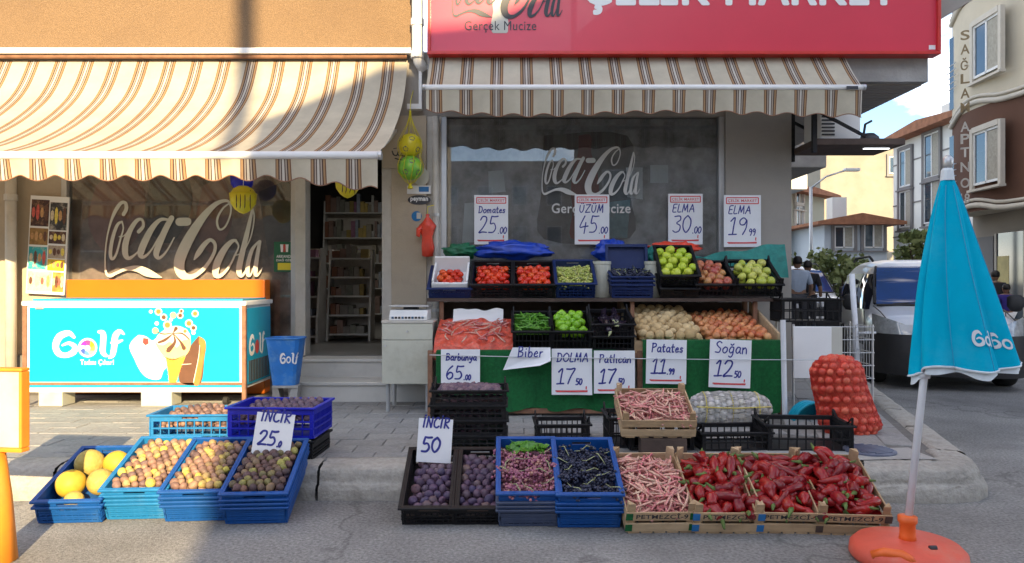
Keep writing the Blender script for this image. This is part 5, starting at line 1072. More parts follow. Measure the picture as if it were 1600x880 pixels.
# ------------------------------------------------------------------ produce stand
SYF = -1.45; sx0, sx1 = PX(668, SYF), PX(1226, SYF); UY = -.95
stand = empty('produce_stand', ((sx0 + sx1) / 2, SYF, WZ), (0, 0, 0), 'two-tier rusty metal produce stand in front of the shop window', 'produce stand'); lo = -stand.location
UZ = PZ(466, UY); LZ = PZ(548, SYF); LZ2 = PZ(533, SYF)
xm = PX(996, SYF)
def sb2(n, m, *b, bevel=.002): return MB().box(*b).obj(n, M[m], stand, lo, bevel=bevel)
for x in (sx0, xm, sx1 - .04): sb2('post', 'rustframe', x, x + .04, SYF, SYF + .04, WZ, LZ + .0)
for x in (sx0, 1.0, sx1 - .04): sb2('post', 'rustframe', x, x + .04, -.5, -.46, WZ, UZ - .03)
for x in (sx0 + .05, 1.05, sx1 - .09): sb2('post', 'rustframe', x, x + .035, UY, UY + .035, LZ - .1, UZ - .03)
sb2('front_rail', 'rustframe', sx0 + .041, sx1 - .041, SYF + .004, SYF + .036, WZ + .02, WZ + .06); sb2('front_rail', 'rustframe', sx0 + .041, sx1 - .041, SYF + .004, SYF + .036, LZ - .06, LZ - .02)
for i in range(6): y = SYF + .05 + i * .16; sb2('lower_plank', 'darkwood', sx0 + .01, sx1 - .01, y, y + .15, LZ - .055, LZ - .03)
for i in range(4): y = UY - .04 + i * .16; sb2('upper_plank', 'darkwood', PX(668, UY), PX(1228, UY), y, y + .15, UZ - .03, UZ)
sb2('back_board', 'darkwood', sx0 + .02, sx1 - .02, -.44, -.42, LZ, UZ - .05)
# artificial-turf cloths hanging on the front
for lab, a, b, t0, t1 in (('green turf cloth hanging below the beans and pepper crates', 682, 962, 548, 640), ('green turf cloth hanging below the potatoes and onions', 1003, 1221, 532, 643)):
    xa, xb = PX(a, SYF), PX(b, SYF); z1, z0 = PZ(t0, SYF), PZ(t1, SYF)
    c = MB(); c.sheet(lambda u, v: Vector((xa + (xb - xa) * u + .02 * (1 - v) * math.sin(u * 5), SYF - .022 - .02 * math.sin(u * 19 + 2 * v) * (1 - v) ** .6 - .008 * math.sin(u * 41)* (1 - v) - .014 * math.sin(u * 6 + 1), z0 + (z1 - z0) * v + (1 - v) * .016 * math.sin(u * 23 + 2))), 60, 14)
    c.sheet(lambda u, v: Vector((xa + (xb - xa) * u, SYF - .016 - .014 * math.sin(u * 6 + 1) + .1 * v, z1 + .004 * math.sin(v * 3))), 60, 4)
    tag(c.obj('turf_cloth', M['greenturf'], smooth=True), lab, 'cloth')
wr = tag(MB().tube([(PX(672, SYF - .06), SYF - .1, PZ(554, SYF - .06)), (PX(860, SYF - .06), SYF - .105, PZ(558, SYF - .06)), (PX(1110, SYF - .06), SYF - .105, PZ(561, SYF - .06)), (PX(1338, SYF - .06), SYF - .1, PZ(562, SYF - .06))], .0035, 6).obj('stretched_wire', M['alu']), 'thin wire stretched across the front of the stand', 'wire')
# ---- upper tier
def up(px, W, L, tilt, yaw=0., z=0., y=UY - .03): return Matrix.Translation((PX(px, y), y, UZ + .003 + z)) @ Matrix.Rotation(yaw, 4, 'Z') @ Matrix.Rotation(tilt, 4, 'X') @ Matrix.Translation((0, L / 2, 0))
def wedge(label, px, W, L, tilt):
    o = tag(MB().prism([(.1, 0), (L * math.cos(tilt) - .02, 0), (L * math.cos(tilt) - .02, L * math.sin(tilt) - .03), (.14, .04)], -W / 2, W / 2, 'x').obj('wooden_wedge', M['darkwood'], None, (PX(px, UY), UY - .03, UZ + .002)), label, 'wedge'); return o
tl = R(30)
def upcrate(label, px, W, L, H, mk_, kind, cell, z, flab, name, cat, group, style='slot', tilt=tl, heap=None, bedmat=None, under=0, skip=None):
    T = up(px, W, L, tilt, 0, under)
    crate(label, mk_, W, L, H, T, style)
    if kind: fill(kind, T, W - .03, L - .04, z, cell, flab, name, cat, group, heap=heap, bedmat=bedmat, skip=skip, rot=lambda: upright(1.0))
    return T
T = upcrate('dark blue crate with a white foam tray of tomatoes', 703, .37, .4, .1, 'navy', None, 0, 0, '', '', '', '')
ft = empty('foam_tray', (0, 0, 0), (0, 0, 0), 'white foam tray of tomatoes at the left end of the upper tier', 'tray'); ft.matrix_world = T @ Matrix.Translation((0, .02, .03))
for b in ((-.16, .16, -.19, -.165, 0, .1), (-.16, .16, .165, .19, 0, .17), (-.16, -.14, -.164, .164, 0, .12), (.14, .16, -.164, .164, 0, .12), (-.139, .139, -.164, .164, 0, .02)): MB().box(*b).obj('tray_wall', M['cleanwhite'], ft, bevel=.008)
fill('tomato', T @ Matrix.Translation((0, -.03, 0)), .27, .24, .11, .066, 'ripe tomato in the white foam tray', 'tomato', 'tomato', 'tomatoes in the foam tray', rot=lambda: upright(.8))
upcrate('black crate of tomatoes beside the foam tray', 769, .37, .42, .14, 'black', 'tomato', .066, .115, 'ripe tomato in the black crate beside the foam tray', 'tomato', 'tomato', 'tomatoes in black crate one', skip=lambda p: p.y > .13)
upcrate('black crate of tomatoes beside the green grapes', 834, .37, .42, .14, 'black', 'tomato', .066, .115, 'ripe tomato in the black crate beside the green grapes', 'tomato', 'tomato', 'tomatoes in black crate two', skip=lambda p: p.y > .1)
T = upcrate('navy crate of green grapes under the 45 card', 899, .34, .42, .15, 'navy', None, 0, 0, '', '', '', '', 'blue')
for a in range(3):
    for b in range(3): bunch(T, Vector((-.1 + .1 * a, -.14 + .1 * b, .115)), .06, .13, 'greengrape', 'green grape bunch in the navy crate', 70, .0105, 'green grape bunches')
tag(MB().sheet(lambda u, v: T @ Vector(((u - .5) * .31, (v - .5) * .38, .09)), 2, 2).obj('grape_bed', M['greengrape']), 'lower layer of green grapes in the navy crate', 'grapes', None, 'stuff')
for k in range(3): 
    T = up(988, .37, .4, R(12), 0, .0 + k * .036); crate(('lowest navy crate under the black grapes', 'middle navy crate under the black grapes', 'top navy crate holding black grapes on the upper tier')[k], 'navy', .36, .4, .12, T, 'slot')
Tb = T @ Matrix.Translation((0, .19, .12)) @ Matrix.Rotation(R(70), 4, 'X'); crate('navy crate standing on edge behind the black grapes', 'navy', .36, .2, .05, Tb @ Matrix.Translation((0, .1, 0)), 'slot')
for a in range(4):
    for b in range(2): bunch(T, Vector((-.12 + .08 * a, -.1 + .12 * b, .11)), .05, .13, 'blackgrape', 'small black grape bunch on the upper tier', 60, .0095, 'black grape bunches on the upper tier')
for i, px in enumerate((941, 1022)):
    o = tag(MB().lathe([(.0, 0), (.085, 0), (.09, .05), (.082, .2), (.08, .3), (.086, .305), (.086, .33), (0, .33)], 20).obj('plastic_drum', M['ivory'], None, (PX(px, -.75), -.72, UZ + .002), smooth=False), ('dirty cream plastic drum beside the green grape crate', 'dirty cream plastic drum beside the green apple crate')[i], 'drum')
T = upcrate('empty black crate under the green apple crate', 1061, .33, .42, .1, 'black', None, 0, 0, '', '', '', ''); upcrate('black crate of bright green apples under the 30 card', 1061, .33, .44, .12, 'black', 'greenapple', .08, .1, 'shiny green apple in the crate under the 30 card', 'apple', 'apple', 'green apples', under=.105, tilt=R(38))
upcrate('black crate of red apples between the two green ones', 1117, .35, .42, .13, 'black', 'redapple', .078, .115, 'red and yellow apple in the middle apple crate', 'apple', 'apple', 'red apples', style='black', under=.01)
upcrate('black crate of yellow-green apples at the end of the tier', 1184, .4, .44, .13, 'black', 'yellowapple', .078, .12, 'yellow-green apple in the end crate of the upper tier', 'apple', 'apple', 'yellow-green apples', style='black', under=.01)
# crumpled bags behind the upper crates
def lump(name, label, cat, px, py, Y, sx, sy, sz, m, seed=0):
    from mathutils import noise
    mb = MB(); mb.sheet(lambda u, v: (lambda d: d * (1 + .45 * noise.noise(d * 2.3 + Vector((seed, 0, 0))) + .2 * noise.noise(d * 6 + Vector((0, seed, 0)))))(Vector((math.cos(6.2832 * u) * math.sin(math.pi * v), math.sin(6.2832 * u) * math.sin(math.pi * v), -math.cos(math.pi * v)))), 36, 22)
    me = mb.mesh(name, M[m], smooth=True)
    for v in me.vertices: v.co = Vector((v.co.x * sx, v.co.y * sy, v.co.z * sz))
    return tag(link(name, me, None, P(px, py, Y)), label, cat)
lump('plastic_bag', 'dark green crumpled bag behind the foam tray', 'bag', 720, 393, -.45, .15, .1, .07, 'greenbag', 1); lump('plastic_bag', 'blue crumpled bag behind the tomato crates', 'bag', 800, 392, -.45, .36, .1, .08, 'bluebag', 2)
lump('plastic_bag', 'blue and white bag beside the drum behind the grapes', 'bag', 955, 394, -.5, .16, .1, .11, 'bluebag', 3); lump('plastic_bag', 'red crumpled bag behind the green apples', 'bag', 1052, 388, -.4, .24, .1, .06, 'redplastic', 4); lump('plastic_bag', 'small green bag behind the black grapes', 'bag', 1020, 402, -.5, .07, .07, .09, 'teal', 6)
tn = MB(); tn.sheet(lambda u, v: Vector((PX(1088, -.5) + u * .86, -.46 + .05 * math.sin(u * 9) - .1 * u * (1 - v), PZ(402, -.5) + .14 * u * v - .2 * (1 - v) * u + .015 * math.sin(u * 13 + v * 4))), 30, 12); tag(tn.obj('net_cloth', M['teal'], smooth=True), 'teal net cloth draped behind the apple crates', 'cloth')
# ---- lower tier
Lp = Matrix.Translation((PX(740, SYF), SYF + .03, LZ + .002))
def low(px, W, L, tilt, z=LZ): return Matrix.Translation((PX(px, SYF), SYF + .035, z + .003)) @ Matrix.Rotation(tilt, 4, 'X') @ Matrix.Translation((0, L / 2, 0))
bbag = empty('bean_bag', (PX(739, SYF), SYF + .03, LZ), (0, 0, 0), 'red plastic sheet heaped with bean pods on the lower tier', 'bag')
from mathutils import noise as NZ
mb = MB(); mb.sheet(lambda u, v: Vector(((u - .5) * .66 * (1 - .06 * v), .03 + .42 * v + .0, (.0 + .21 * v ** .7) * (1 - .1 * abs(u - .5)) + .035 * math.sin(min(1, v * 3) * 1.57) + .022 * NZ.noise(Vector((u * 9, v * 9, 2))) - (.08 if v == 0 else 0))), 60, 40); mb.obj('red_sheet', M['redbag'], bbag, smooth=True)
mb = MB(); mb.sheet(lambda u, v: Vector(((u - .45) * .44, .36 + .12 * v, .2 + .12 * v - .05 * math.sin(u * 3.14) * (1 - v) + .02 * NZ.noise(Vector((u * 4, v * 4, 7))))), 24, 8); mb.obj('paper_lining', M['cleanwhite'], bbag, smooth=True)
for i in range(60):
    u, v = random.uniform(.06, .94), random.uniform(.08, .8); o = link('bean_pod', random.choice(MESH['bean'])); o.location = (PX(739, SYF) + (u - .5) * .62, SYF + .03 + .03 + .42 * v, LZ + .21 * v ** .7 + .05); o.rotation_euler = lay(.5)(); tag(o, 'red bean pod spread over the red plastic sheet', 'bean pod', 'bean pods on the red sheet')
T = low(832, .32, .42, R(20)); crate('black crate of thin green peppers on the lower tier', 'black', .32, .42, .17, T, 'black')
for p in scatter(T, .26, .34, .042, lambda u, v: .02 * math.cos(u * 3)):
    o = link('green_pepper', random.choice(MESH['greenpepper'])); o.matrix_world = T @ Matrix.Translation(p + Vector((0, 0, .15))) @ lay(.35)().to_matrix().to_4x4(); tag(o, 'thin green pepper in the black lower crate', 'pepper', 'thin green peppers')
tag(MB().sheet(lambda u, v: T @ Vector(((u - .5) * .29, (v - .5) * .39, .13)), 2, 2).obj('pepper_bed', M['greenpepper']), 'lower layer of thin green peppers', 'peppers', None, 'stuff')
T = low(893, .34, .42, R(20)); crate('black crate of pale green stuffing peppers', 'black', .33, .42, .17, T, 'black'); fill('bellpepper', T, .3, .38, .155, .075, 'pale green stuffing pepper in the lower black crate', 'bell_pepper', 'pepper', 'stuffing peppers')
for k in range(2): T = low(959, .34, .42, R(14), LZ + k * .1); crate(('lower black crate under the aubergines', 'upper black crate holding the aubergines')[k], 'black', .34, .42, .12, T, 'black')
for p in scatter(T, .26, .36, .075, lambda u, v: 0): o = link('aubergine', random.choice(MESH['eggplant'])); o.matrix_world = T @ Matrix.Translation(p + Vector((0, 0, .1))) @ Euler((R(80) + random.uniform(-.3, .3), 0, random.uniform(-.5, .5) + R(180))).to_matrix().to_4x4(); tag(o, 'dark glossy aubergine in the lower black crate', 'aubergine', 'aubergines')
# loose potatoes and onions on a sloping bin
bn = empty('sloping_bin', (PX(1108, SYF), SYF, LZ), (0, 0, 0), 'sloping wooden bin of potatoes and onions on the lower tier', 'bin'); lo4 = -bn.location
xa, xmid, xb = PX(992, SYF), PX(1105, SYF), PX(1222, SYF)
MB().box(xa, xb, SYF + .02, SYF + .04, LZ - .02, LZ2 + .0).obj('front_board', M['wood'], bn, lo4); MB().box(xa, xb, -.66, -.64, LZ, LZ2 + .2).obj('back_board', M['wood'], bn, lo4)
for x in (xa, xb - .02): MB().prism([(SYF + .041, LZ), (-.661, LZ), (-.661, LZ2 + .3), (SYF + .041, LZ2 + .06)], x, x + .02, 'x').obj('side_board', M['wood'], bn, lo4)
for kind, a, b, lab, name, cell, cnt in (('potato', xa + .03, xmid + .02, 'brown potato heaped in the sloping bin', 'potato', .076, 0), ('onion', xmid - .0, xb - .03, 'copper-skinned onion heaped in the sloping bin', 'onion', .072, 0)):
    W, L = b - a, .72; T = Matrix.Translation(((a + b) / 2, SYF + .06, LZ2 - .01)) @ Matrix.Rotation(R(15 if kind == 'potato' else 12), 4, 'X') @ Matrix.Translation((0, L / 2, 0))
    fill(kind, T, W, L, .03, cell, lab, name, name, name + 's in the sloping bin', heap=lambda u, v: .03 * math.cos(u * 2.6) + .025 * v)
tag(boxo('crate_partition', M['black'], (xa - .055, xa - .004, SYF + .0, SYF + .04, WZ, LZ + .02)), 'dark upright between the two green cloths', 'post')
# ---- price cards
def card(label, word, price, cents, px0, px1, py0, py1, Y, **k):
    a, b = P(px0, py1, Y), P(px1, py0, Y); return price_sign(label, word, price, cents, Vector(((a.x + b.x) / 2, Y, a.z)), (b.x - a.x, b.z - a.z), k.pop('rot', (0, 0, 0)), **k)
card('upper white card reading 25 for tomatoes on the window', 'Domates', '25', '.00', 741, 794, 305, 382, -.03, wordh=.05)
card('upper white card reading 45 for grapes on the window', 'ÜZÜM', '45', '.00', 898, 952, 304, 382, -.03, wordh=.05)
card('upper white card reading 30 for apples on the window', 'ELMA', '30', '.00', 1044, 1098, 303, 382, -.03, wordh=.05)
card('upper white card reading 19.99 for apples on the grey wall', 'ELMA', '19', '99', 1131, 1189, 305, 386, -.13, wordh=.05)
for px in (767, 925, 1071, 1160):
    pass
FYC = SYF - .085
card('curled white card reading 65 for borlotti beans', 'Barbunya', '65', '.00', 689, 750, 546, 607, FYC, header=False, wordh=.08, curl=lambda x, z: -.12 * max(0, x - .2) * max(0, .25 - z) * 6)
bc = empty('price_sign', P(823, 580, FYC), (0, 0, 0), 'white card flipped up so only the word Biber shows', 'price sign', 'handwritten price signs')
s6 = (FYC + CD) / F
MB().add([(-37 * s6, -.012, 2 * s6), (37 * s6, -.05, 17 * s6), (37 * s6, -.0, 37 * s6), (-22 * s6, 0, 37 * s6)], [(0, 1, 2, 3)]).obj('card', M['paper'], bc, fix=False); MB().add([(-37 * s6, -.014, 2 * s6), (37 * s6, -.052, 17 * s6), (20 * s6, -.07, 10 * s6)], [(0, 1, 2)]).obj('folded_flap', M['paper'], bc, fix=False)
st_, _ = handwrite('Biber', -15 * s6, 23 * s6, 16 * s6, .008); ribbons(st_, lambda x, z, l: Vector((x, -.045 - l + .0, z)), 4).obj('handwriting', M['ink'], bc, fix=False)
card('white card reading DOLMA 17.50 on the green cloth', 'DOLMA', '17', '50', 862, 925, 545, 617, FYC, header=False, wordh=.08, curl=lambda x, z: -.1 * max(0, x - .2) * max(0, .15 - z) * 8)
card('white card reading 17.50 for aubergines beside the dark upright', 'Patlıcan', '17', '.50', 928, 992, 548, 615, FYC - .012, header=False, wordh=.08)
card('white card reading 11.99 for potatoes on the green cloth', 'Patates', '11', '.99', 1009, 1072, 531, 600, FYC, header=False, wordh=.08, rot=(0, R(1), 0)); card('white card reading 12.50 for onions on the green cloth', 'Soğan', '12', '50', 1107, 1172, 531, 606, FYC, header=False, wordh=.08, rot=(0, R(2), 0))
# ---- right of the stand: pale post, cart with white panel, crate on it, tall white pole
wp = tag(MB().tube([(PX(1225, -1.5), -1.52, WZ), (PX(1222, -1.5), -1.52, PZ(500, -1.5))], .022, 8).obj('pale_post', M['pole']), 'pale wooden post at the right end of the stand', 'post')
ct = empty('wire_cart', (PX(1285, -1.1), -1.1, WZ), (0, 0, R(-4)), 'wire cart with a white panel standing right of the stand', 'cart')
ch0, ch1 = PZ(585, -1.1) - WZ, PZ(508, -1.1) - WZ
MB().box(-.33, -.02, -.28, -.26, ch0, ch1).obj('white_panel', M['cleanwhite'], ct, bevel=.004); MB().box(-.019, .07, -.27, -.255, ch0 + .05, ch1 - .0).obj('grey_panel', M['decal'], ct)
for i in range(11): x = .09 + i * .022; MB().tube([(x, -.265, ch0), (x, -.265, ch1 + .02)], .0028, 5).obj('wire', M['alu'], ct)
for i in range(5): z = ch0 + (ch1 - ch0) * i / 4; MB().tube([(-.33, -.262, z), (.33, -.262, z)], .004, 5).obj('wire', M['alu'], ct); MB().tube([(.33, -.262, z), (.33, .25, z)], .004, 5).obj('wire', M['alu'], ct)
for x in (-.32, .32):
    for y in (-.25, .24): MB().tube([(x, y, .0), (x, y, ch1 + .02)], .01, 8).obj('leg', M['alu'], ct)
crate('black lattice crate standing on the wire cart', 'black', .5, .34, .2, flat(PX(1254, -1.0), -1.05, WZ + ch1 + .03, R(-3)), 'black')
tp = tag(MB().tube([(PX(1342, -1.0), -1.0, WZ), (PX(1337, -1.0), -1.0, PZ(520, -1)), (PX(1331, -1.0), -1.0, PZ(428, -1))], .024, 10).obj('white_pole', M['pole'], smooth=True), 'tall white plastic pole standing before the parked van', 'pole')
tag(MB().tube([(PX(1340, -1.02), -1.03, PZ(520, -1)), (PX(1362, -1), -1.08, PZ(519, -1))], .01, 8).obj('peg', M['pole'], tp, smooth=True))
# air-conditioning bracket under the overhang
ac = empty('wall_bracket_unit', (2.8, -.1, 2.65), (0, 0, 0), 'dark metal bracket tray with a white air-conditioner under the overhang', 'air conditioner'); lo5 = -ac.location
zb = PZ(228, -.4); 
MB().box(2.83, 3.66, -.62, -.02, zb - .03, zb + .03).obj('tray', M['darkwood'], ac, lo5, bevel=.006); 
for y in (-.6, -.06): MB().bar((2.82, y, zb - .1), (2.82, y, zb + .42), .04).obj('upright', M['black'], ac, lo5); MB().bar((2.83, y, zb + .3), (3.3, y, zb + .05), .025).obj('strut', M['black'], ac, lo5)
MB().box(2.92, 3.3, -.5, -.1, zb + .04, zb + .34).obj('unit_housing', M['cleanwhite'], ac, lo5, bevel=.01)
for k in range(7): MB().box(2.93, 3.05, -.512, -.5, zb + .08 + k * .034, zb + .094 + k * .034).obj('louvre', M['charcoal'], ac, lo5)
MB().lathe([(0, .1), (.05, .095), (.09, .06), (.1, 0)], 16, Matrix.Translation((3.45, -.35, zb + .031))).obj('siren_dome', M['charcoal'], ac, lo5, smooth=True); MB().tube([(3.4, -.35, zb + .12), (3.42, -.34, zb + .22), (3.5, -.3, zb + .26)], .012, 6).obj('cable', M['black'], ac, lo5)
MB().box(3.36, 3.6, -.45, -.42, zb - .037, zb - .031).obj('light_strip', emit('striplight', (.9, .95, 1), 1.6), ac, lo5)
# ------------------------------------------------------------------ folded parasol in its base
UYp = -4.08; base = Vector((PX(1418, UYp), UYp, 0))
um = empty('folded_parasol', base, (0, 0, 0), 'folded turquoise parasol with white lettering leaning in its base', 'parasol')
topv = P(1481, 246, UYp) - base; socket = P(1417, 835, UYp) - base
def pl(t): return socket.lerp(topv, t)
MB().tube([pl(-.02), pl(.5), pl(1)], .0165, 12).obj('pole', M['pole'], um, smooth=True)
MB().tube([pl(.415), pl(.435)], .026, 12).obj('slide_collar', M['pole'], um, smooth=True)
ap_ = P(1480, 272, UYp) - base; bl_ = P(1508, 572, UYp) - base
def cloth(th, v, off=0.):
    c = ap_.lerp(bl_, v) + Vector((-.012 * math.sin(v * 3.1), 0, 0)); rx = .016 + .212 * v ** .8; ry = .016 + .12 * v ** .9
    ph = 7 * th + .6 * math.sin(th * 2); fo = 1 + .3 * v ** .55 * (abs(math.sin(3.5 * th + .5 + .5 * math.sin(2.2 * v) + .4 * math.sin(2 * th))) ** .8 - .62) + .045 * v * math.sin(9 * th + 3 * v) + .02 * math.sin(17 * th + 9 * v) * v
    z = .012 * v * math.sin(ph * .5 + .7) + (.02 * v * math.sin(2 * th)) + .03 * v ** 3 * math.cos(th)
    return c + Vector(((rx * fo + off) * math.cos(th), (ry * fo + off) * math.sin(th), z))
mb = MB(); mb.sheet(lambda u, v: cloth(2 * math.pi * u, v), 140, 26); mb.obj('canopy', M['umbrella'], um, smooth=True)
MB().tube([cloth(2 * math.pi * i / 140, 1.0) for i in range(141)], .005, 5).obj('hem', M['umbwhite'], um)
MB().sheet(lambda u, v: cloth(2 * math.pi * u, .8 + .235 * v) * 1.0 - Vector((.0, 0, .01 * math.sin(u * 40) * v)) if False else (cloth(2 * math.pi * u, .9 + .125 * v, -.012) - Vector((0, 0, .006 + .01 * math.sin(u * 44) * v))), 120, 6).obj('lining', M['umbwhite'], um, smooth=True)
for k in range(8): MB().tube([cloth(k * .7854 + .2, v / 16, .001) for v in range(1, 17)], .0022, 4).obj('seam', M['cyandeep'], um)
MB().lathe([(.03, 0), (.026, .045), (.018, .06)], 12, Matrix.Translation(ap_ - Vector((0, 0, .03)))).obj('white_cap', M['umbwhite'], um); MB().tube([ap_ + Vector((0, 0, .02)), ap_ + Vector((.004, 0, .07)), topv + Vector((0, 0, .01))], [.02, .024, .008], 10).obj('tied_top', M['alu'], um, smooth=True)
def umb_text(x, y, l, t0=-98, t1=-60): u = (x - 70) / 640; th = R(t0 + u * (t1 - t0)); return cloth(th, .855 + (y - 330) / 250 * .085, .006 + l)
ribbons(GOLF[:1], lambda x, y, l: umb_text(x, y, l, -99, -64), 6, .0006).obj('lettering', M['umbwhite'], um, fix=False); ribbons([[(x, y, w_) for x, y, w_ in GOLF[1]]], lambda x, y, l: umb_text(x - 40, y, l, -99, -64), 6, .0006).obj('lettering', M['umbwhite'], um, fix=False)
ribbons([[(385 + 62 * math.cos(t), 362 + 62 * math.sin(t), 34) for t in [k * .6283 for k in range(11)]]], lambda x, y, l: umb_text(x, y, l, -99, -64), 4, .001).obj('lettering', M['umbwhite'], um, fix=False)
ribbons(GOLF[:1], lambda x, y, l: umb_text(x, y, l, -68, -30), 6, .0006).obj('lettering', M['umbwhite'], um, fix=False); ribbons([[(385 + 62 * math.cos(t), 362 + 62 * math.sin(t), 34) for t in [k * .6283 for k in range(11)]]], lambda x, y, l: umb_text(x, y, l, -68, -30), 4, .001).obj('lettering', M['umbwhite'], um, fix=False)
bs_ = empty('parasol_base', base, (0, 0, 0), 'round faded orange-red parasol base standing on the road', 'parasol base')
MB().lathe([(0, 0), (.235, 0), (.25, .02), (.245, .06), (.22, .085), (.06, .1), (0, .1)], 40, None, lambda th, z: 1 - (.05 if abs(((th + 2.6) % 6.283) - .35) < .25 and z > .01 else 0)).obj('disc', M['redbase'], bs_, smooth=True)
MB().lathe([(.04, .09), (.034, .12), (.034, .17), (.042, .18), (.042, .205), (.03, .21)], 16).obj('socket', M['orangeplastic'], bs_, smooth=True); MB().tube([(.04, -.11, .097), (.07, -.11, .0975)], .012, 8).obj('filler_hole', M['charcoal'], bs_); MB().tube([(-.21, -.1, .06), (-.17, -.13, .085), (-.11, -.16, .085), (-.07, -.2, .06)], .022, 8).obj('carry_handle', M['orangeplastic'], bs_, smooth=True)
# ------------------------------------------------------------------ vehicles
def van(name, label, loc, yaw, sc, paint='vanwhite'):
    o = empty(name, loc, (0, 0, yaw), label, 'van' if 'van' in name else 'car'); o.scale = (sc, sc, sc)
    # local: s = +y to the rear, front at y=0, x across
    prof = [(0, .70), (.08, .82), (.3, .9), (.75, .97), (.95, 1.02), (1.25, 1.32), (1.5, 1.52), (1.8, 1.62), (2.4, 1.66), (3.4, 1.66), (3.75, 1.63), (3.85, 1.5), (3.88, 1.0)]
    def top(s):
        for (a, b), (c, d) in zip(prof, prof[1:]):
            if s <= c: return b + (d - b) * (s - a) / (c - a)
        return prof[-1][1]
    def hw(s, z):
        w_ = .84 * (1 - .3 * max(0, (.42 - s) / .42) ** 2.2) * (1 - .05 * max(0, (s - 3.3) / .6) ** 2); return w_ * (1 - .2 * max(0, (z - .95) / .8) ** 1.3) * (1 - .05 * max(0, (.5 - z) / .3))
    def sec(s, t, off=0.):               # t 0..1 from the left sill over the roof to the right sill
        zt = top(s); a = math.pi * t; c, n = math.cos(a), math.sin(a)
        ex = .32; z = .24 + (zt - .24) * (abs(n) ** ex if n > 0 else 0); x = -hw(s, z) * (abs(c) ** ex) * (1 if c > 0 else -1)
        return Vector((x, s, z)) + Vector((-off * c, 0, off * n))
    MB().sheet(lambda u, v: sec(v * 3.88, u), 64, 60).obj('body', M[paint], o, smooth=True)
    MB().sheet(lambda u, v: Vector((hw(0, .5) * (2 * u - 1), -.02 * math.cos((u - .5) * 3), .24 + v * .56)), 10, 6).obj('nose_panel', M[paint], o); MB().sheet(lambda u, v: Vector((.8 * (2 * u - 1) * (1 - .15 * v), 3.88, .24 + v * 1.2)), 8, 6).obj('tailgate', M[paint], o)
    def patch(n, m, s0, s1, z0, z1, side, off=.012):   # panel following the flank
        def f(u, v):
            s = s0(v) + (s1(v) - s0(v)) * u; z = z0 + (z1 - z0) * v; zt = top(s); q = min(.999, max(0, (z - .24) / (zt - .24))); nn = q ** (1 / .32); c = math.sqrt(1 - nn * nn); return Vector((side * (hw(s, z) * c ** .32 + off), s, z))
        return MB().sheet(f, 14, 10).obj(n, M[m], o, smooth=True)
    for sd in (-1, 1):
        patch('side_window', 'autoglass', lambda v: .98 + .42 * v, lambda v: 1.85, .95, 1.44, sd); patch('side_window', 'autoglass', lambda v: 1.93, lambda v: 2.85, 1.0, 1.45, sd); patch('side_window', 'autoglass', lambda v: 2.93, lambda v: 3.6 - .12 * v, 1.02, 1.44, sd)
        d = patch('door', paint, lambda v: .98, lambda v: 1.9, .34, .92, sd, .006); MB().box(sd * .86 - .02, sd * .86 + .02, 1.7, 1.85, .86, .89).obj('handle', M['bumper'], d)
        patch('side_moulding', 'bumper', lambda v: .95, lambda v: 2.9, .46, .56, sd, .014)
        for s in (.72, 3.2):
            wl = empty('wheel', (sd * .74, s, .3)); wl.parent = o; RY = Matrix.Rotation(R(90), 4, 'Y')
            MB().lathe([(.19, -.1), (.28, -.1), (.3, -.07), (.3, .07), (.28, .1), (.19, .1)], 28, RY).obj('tyre', M['rubber'], wl, smooth=True); MB().lathe([(0, -.08), (.18, -.09), (.19, -.1), (.19, .1), (.18, .09), (0, .08)], 24, RY).obj('rim', M['alu'], wl)
            mbx = MB(); mbx.sheet(lambda u, v: Vector((sd * (.80 + .05 * v), s + (.3 + .05 * (1 - v)) * math.cos(math.pi * u), .3 + (.33 + .05 * (1 - v)) * math.sin(math.pi * u))), 18, 2); mbx.obj('wheel_arch', M['bumper'], o, smooth=True)
        def hl(u, v):
            x = .42 + .41 * u; s = .42 - .42 * min(1, max(0, (1 - x / .84) / .3)) ** .4545; z = .67 + (.1 + .15 * u) * v; return Vector((sd * (x + .02), s - .035 + .1 * v * (1 - .6 * u), z))
        MB().sheet(hl, 12, 8).obj('headlight', M['lamp'], o, smooth=True)
        MB().lathe([(0, -.07), (.06, -.06), (.1, 0), (.1, .12), (.06, .15), (0, .16)], 12, Matrix.Translation((sd * 1.0, 1.12, 1.0)) @ Matrix.Scale(.6, 4, (0, 1, 0))).obj('wing_mirror', M['bumper'], o, smooth=True)
        MB().tube([(sd * .62, 1.7, 1.63), (sd * .63, 1.9, 1.7), (sd * .63, 3.2, 1.71), (sd * .62, 3.5, 1.66)], .018, 8).obj('roof_rail', M['bumper'], o, smooth=True)
    MB().sheet(lambda u, v: (lambda s: Vector(((2 * u - 1) * (.70 - .1 * v), s - .03 * (1 - (2 * u - 1) ** 2), top(s) + .012)))(.93 + .6 * v), 16, 10).obj('windscreen', M['windscreen'], o, smooth=True)
    MB().sheet(lambda u, v: (lambda x: Vector((x, -.11 + .42 * (abs(2 * u - 1)) ** 6 - .03 * math.sin(v * 3.14), .18 + .5 * v)))((2 * u - 1) * .875), 28, 8).obj('front_bumper', M['bumper'], o, smooth=True)
    MB().box(-.26, .26, -.155, -.143, .4, .5).obj('number_plate', M['cleanwhite'], o); MB().sheet(lambda u, v: Vector(((2 * u - 1) * .34, -.05 + .05 * v, .66 + .08 * v)), 6, 2).obj('grille', M['bumper'], o)
    MB().tube([(.1, 1.62, 1.56), (.1, 1.8, 1.7)], .006, 6).obj('aerial', M['bumper'], o); MB().tube([(-.5, .9, 1.03), (-.1, .95, 1.05), (.3, .92, 1.04)], .01, 6).obj('wiper', M['bumper'], o); 
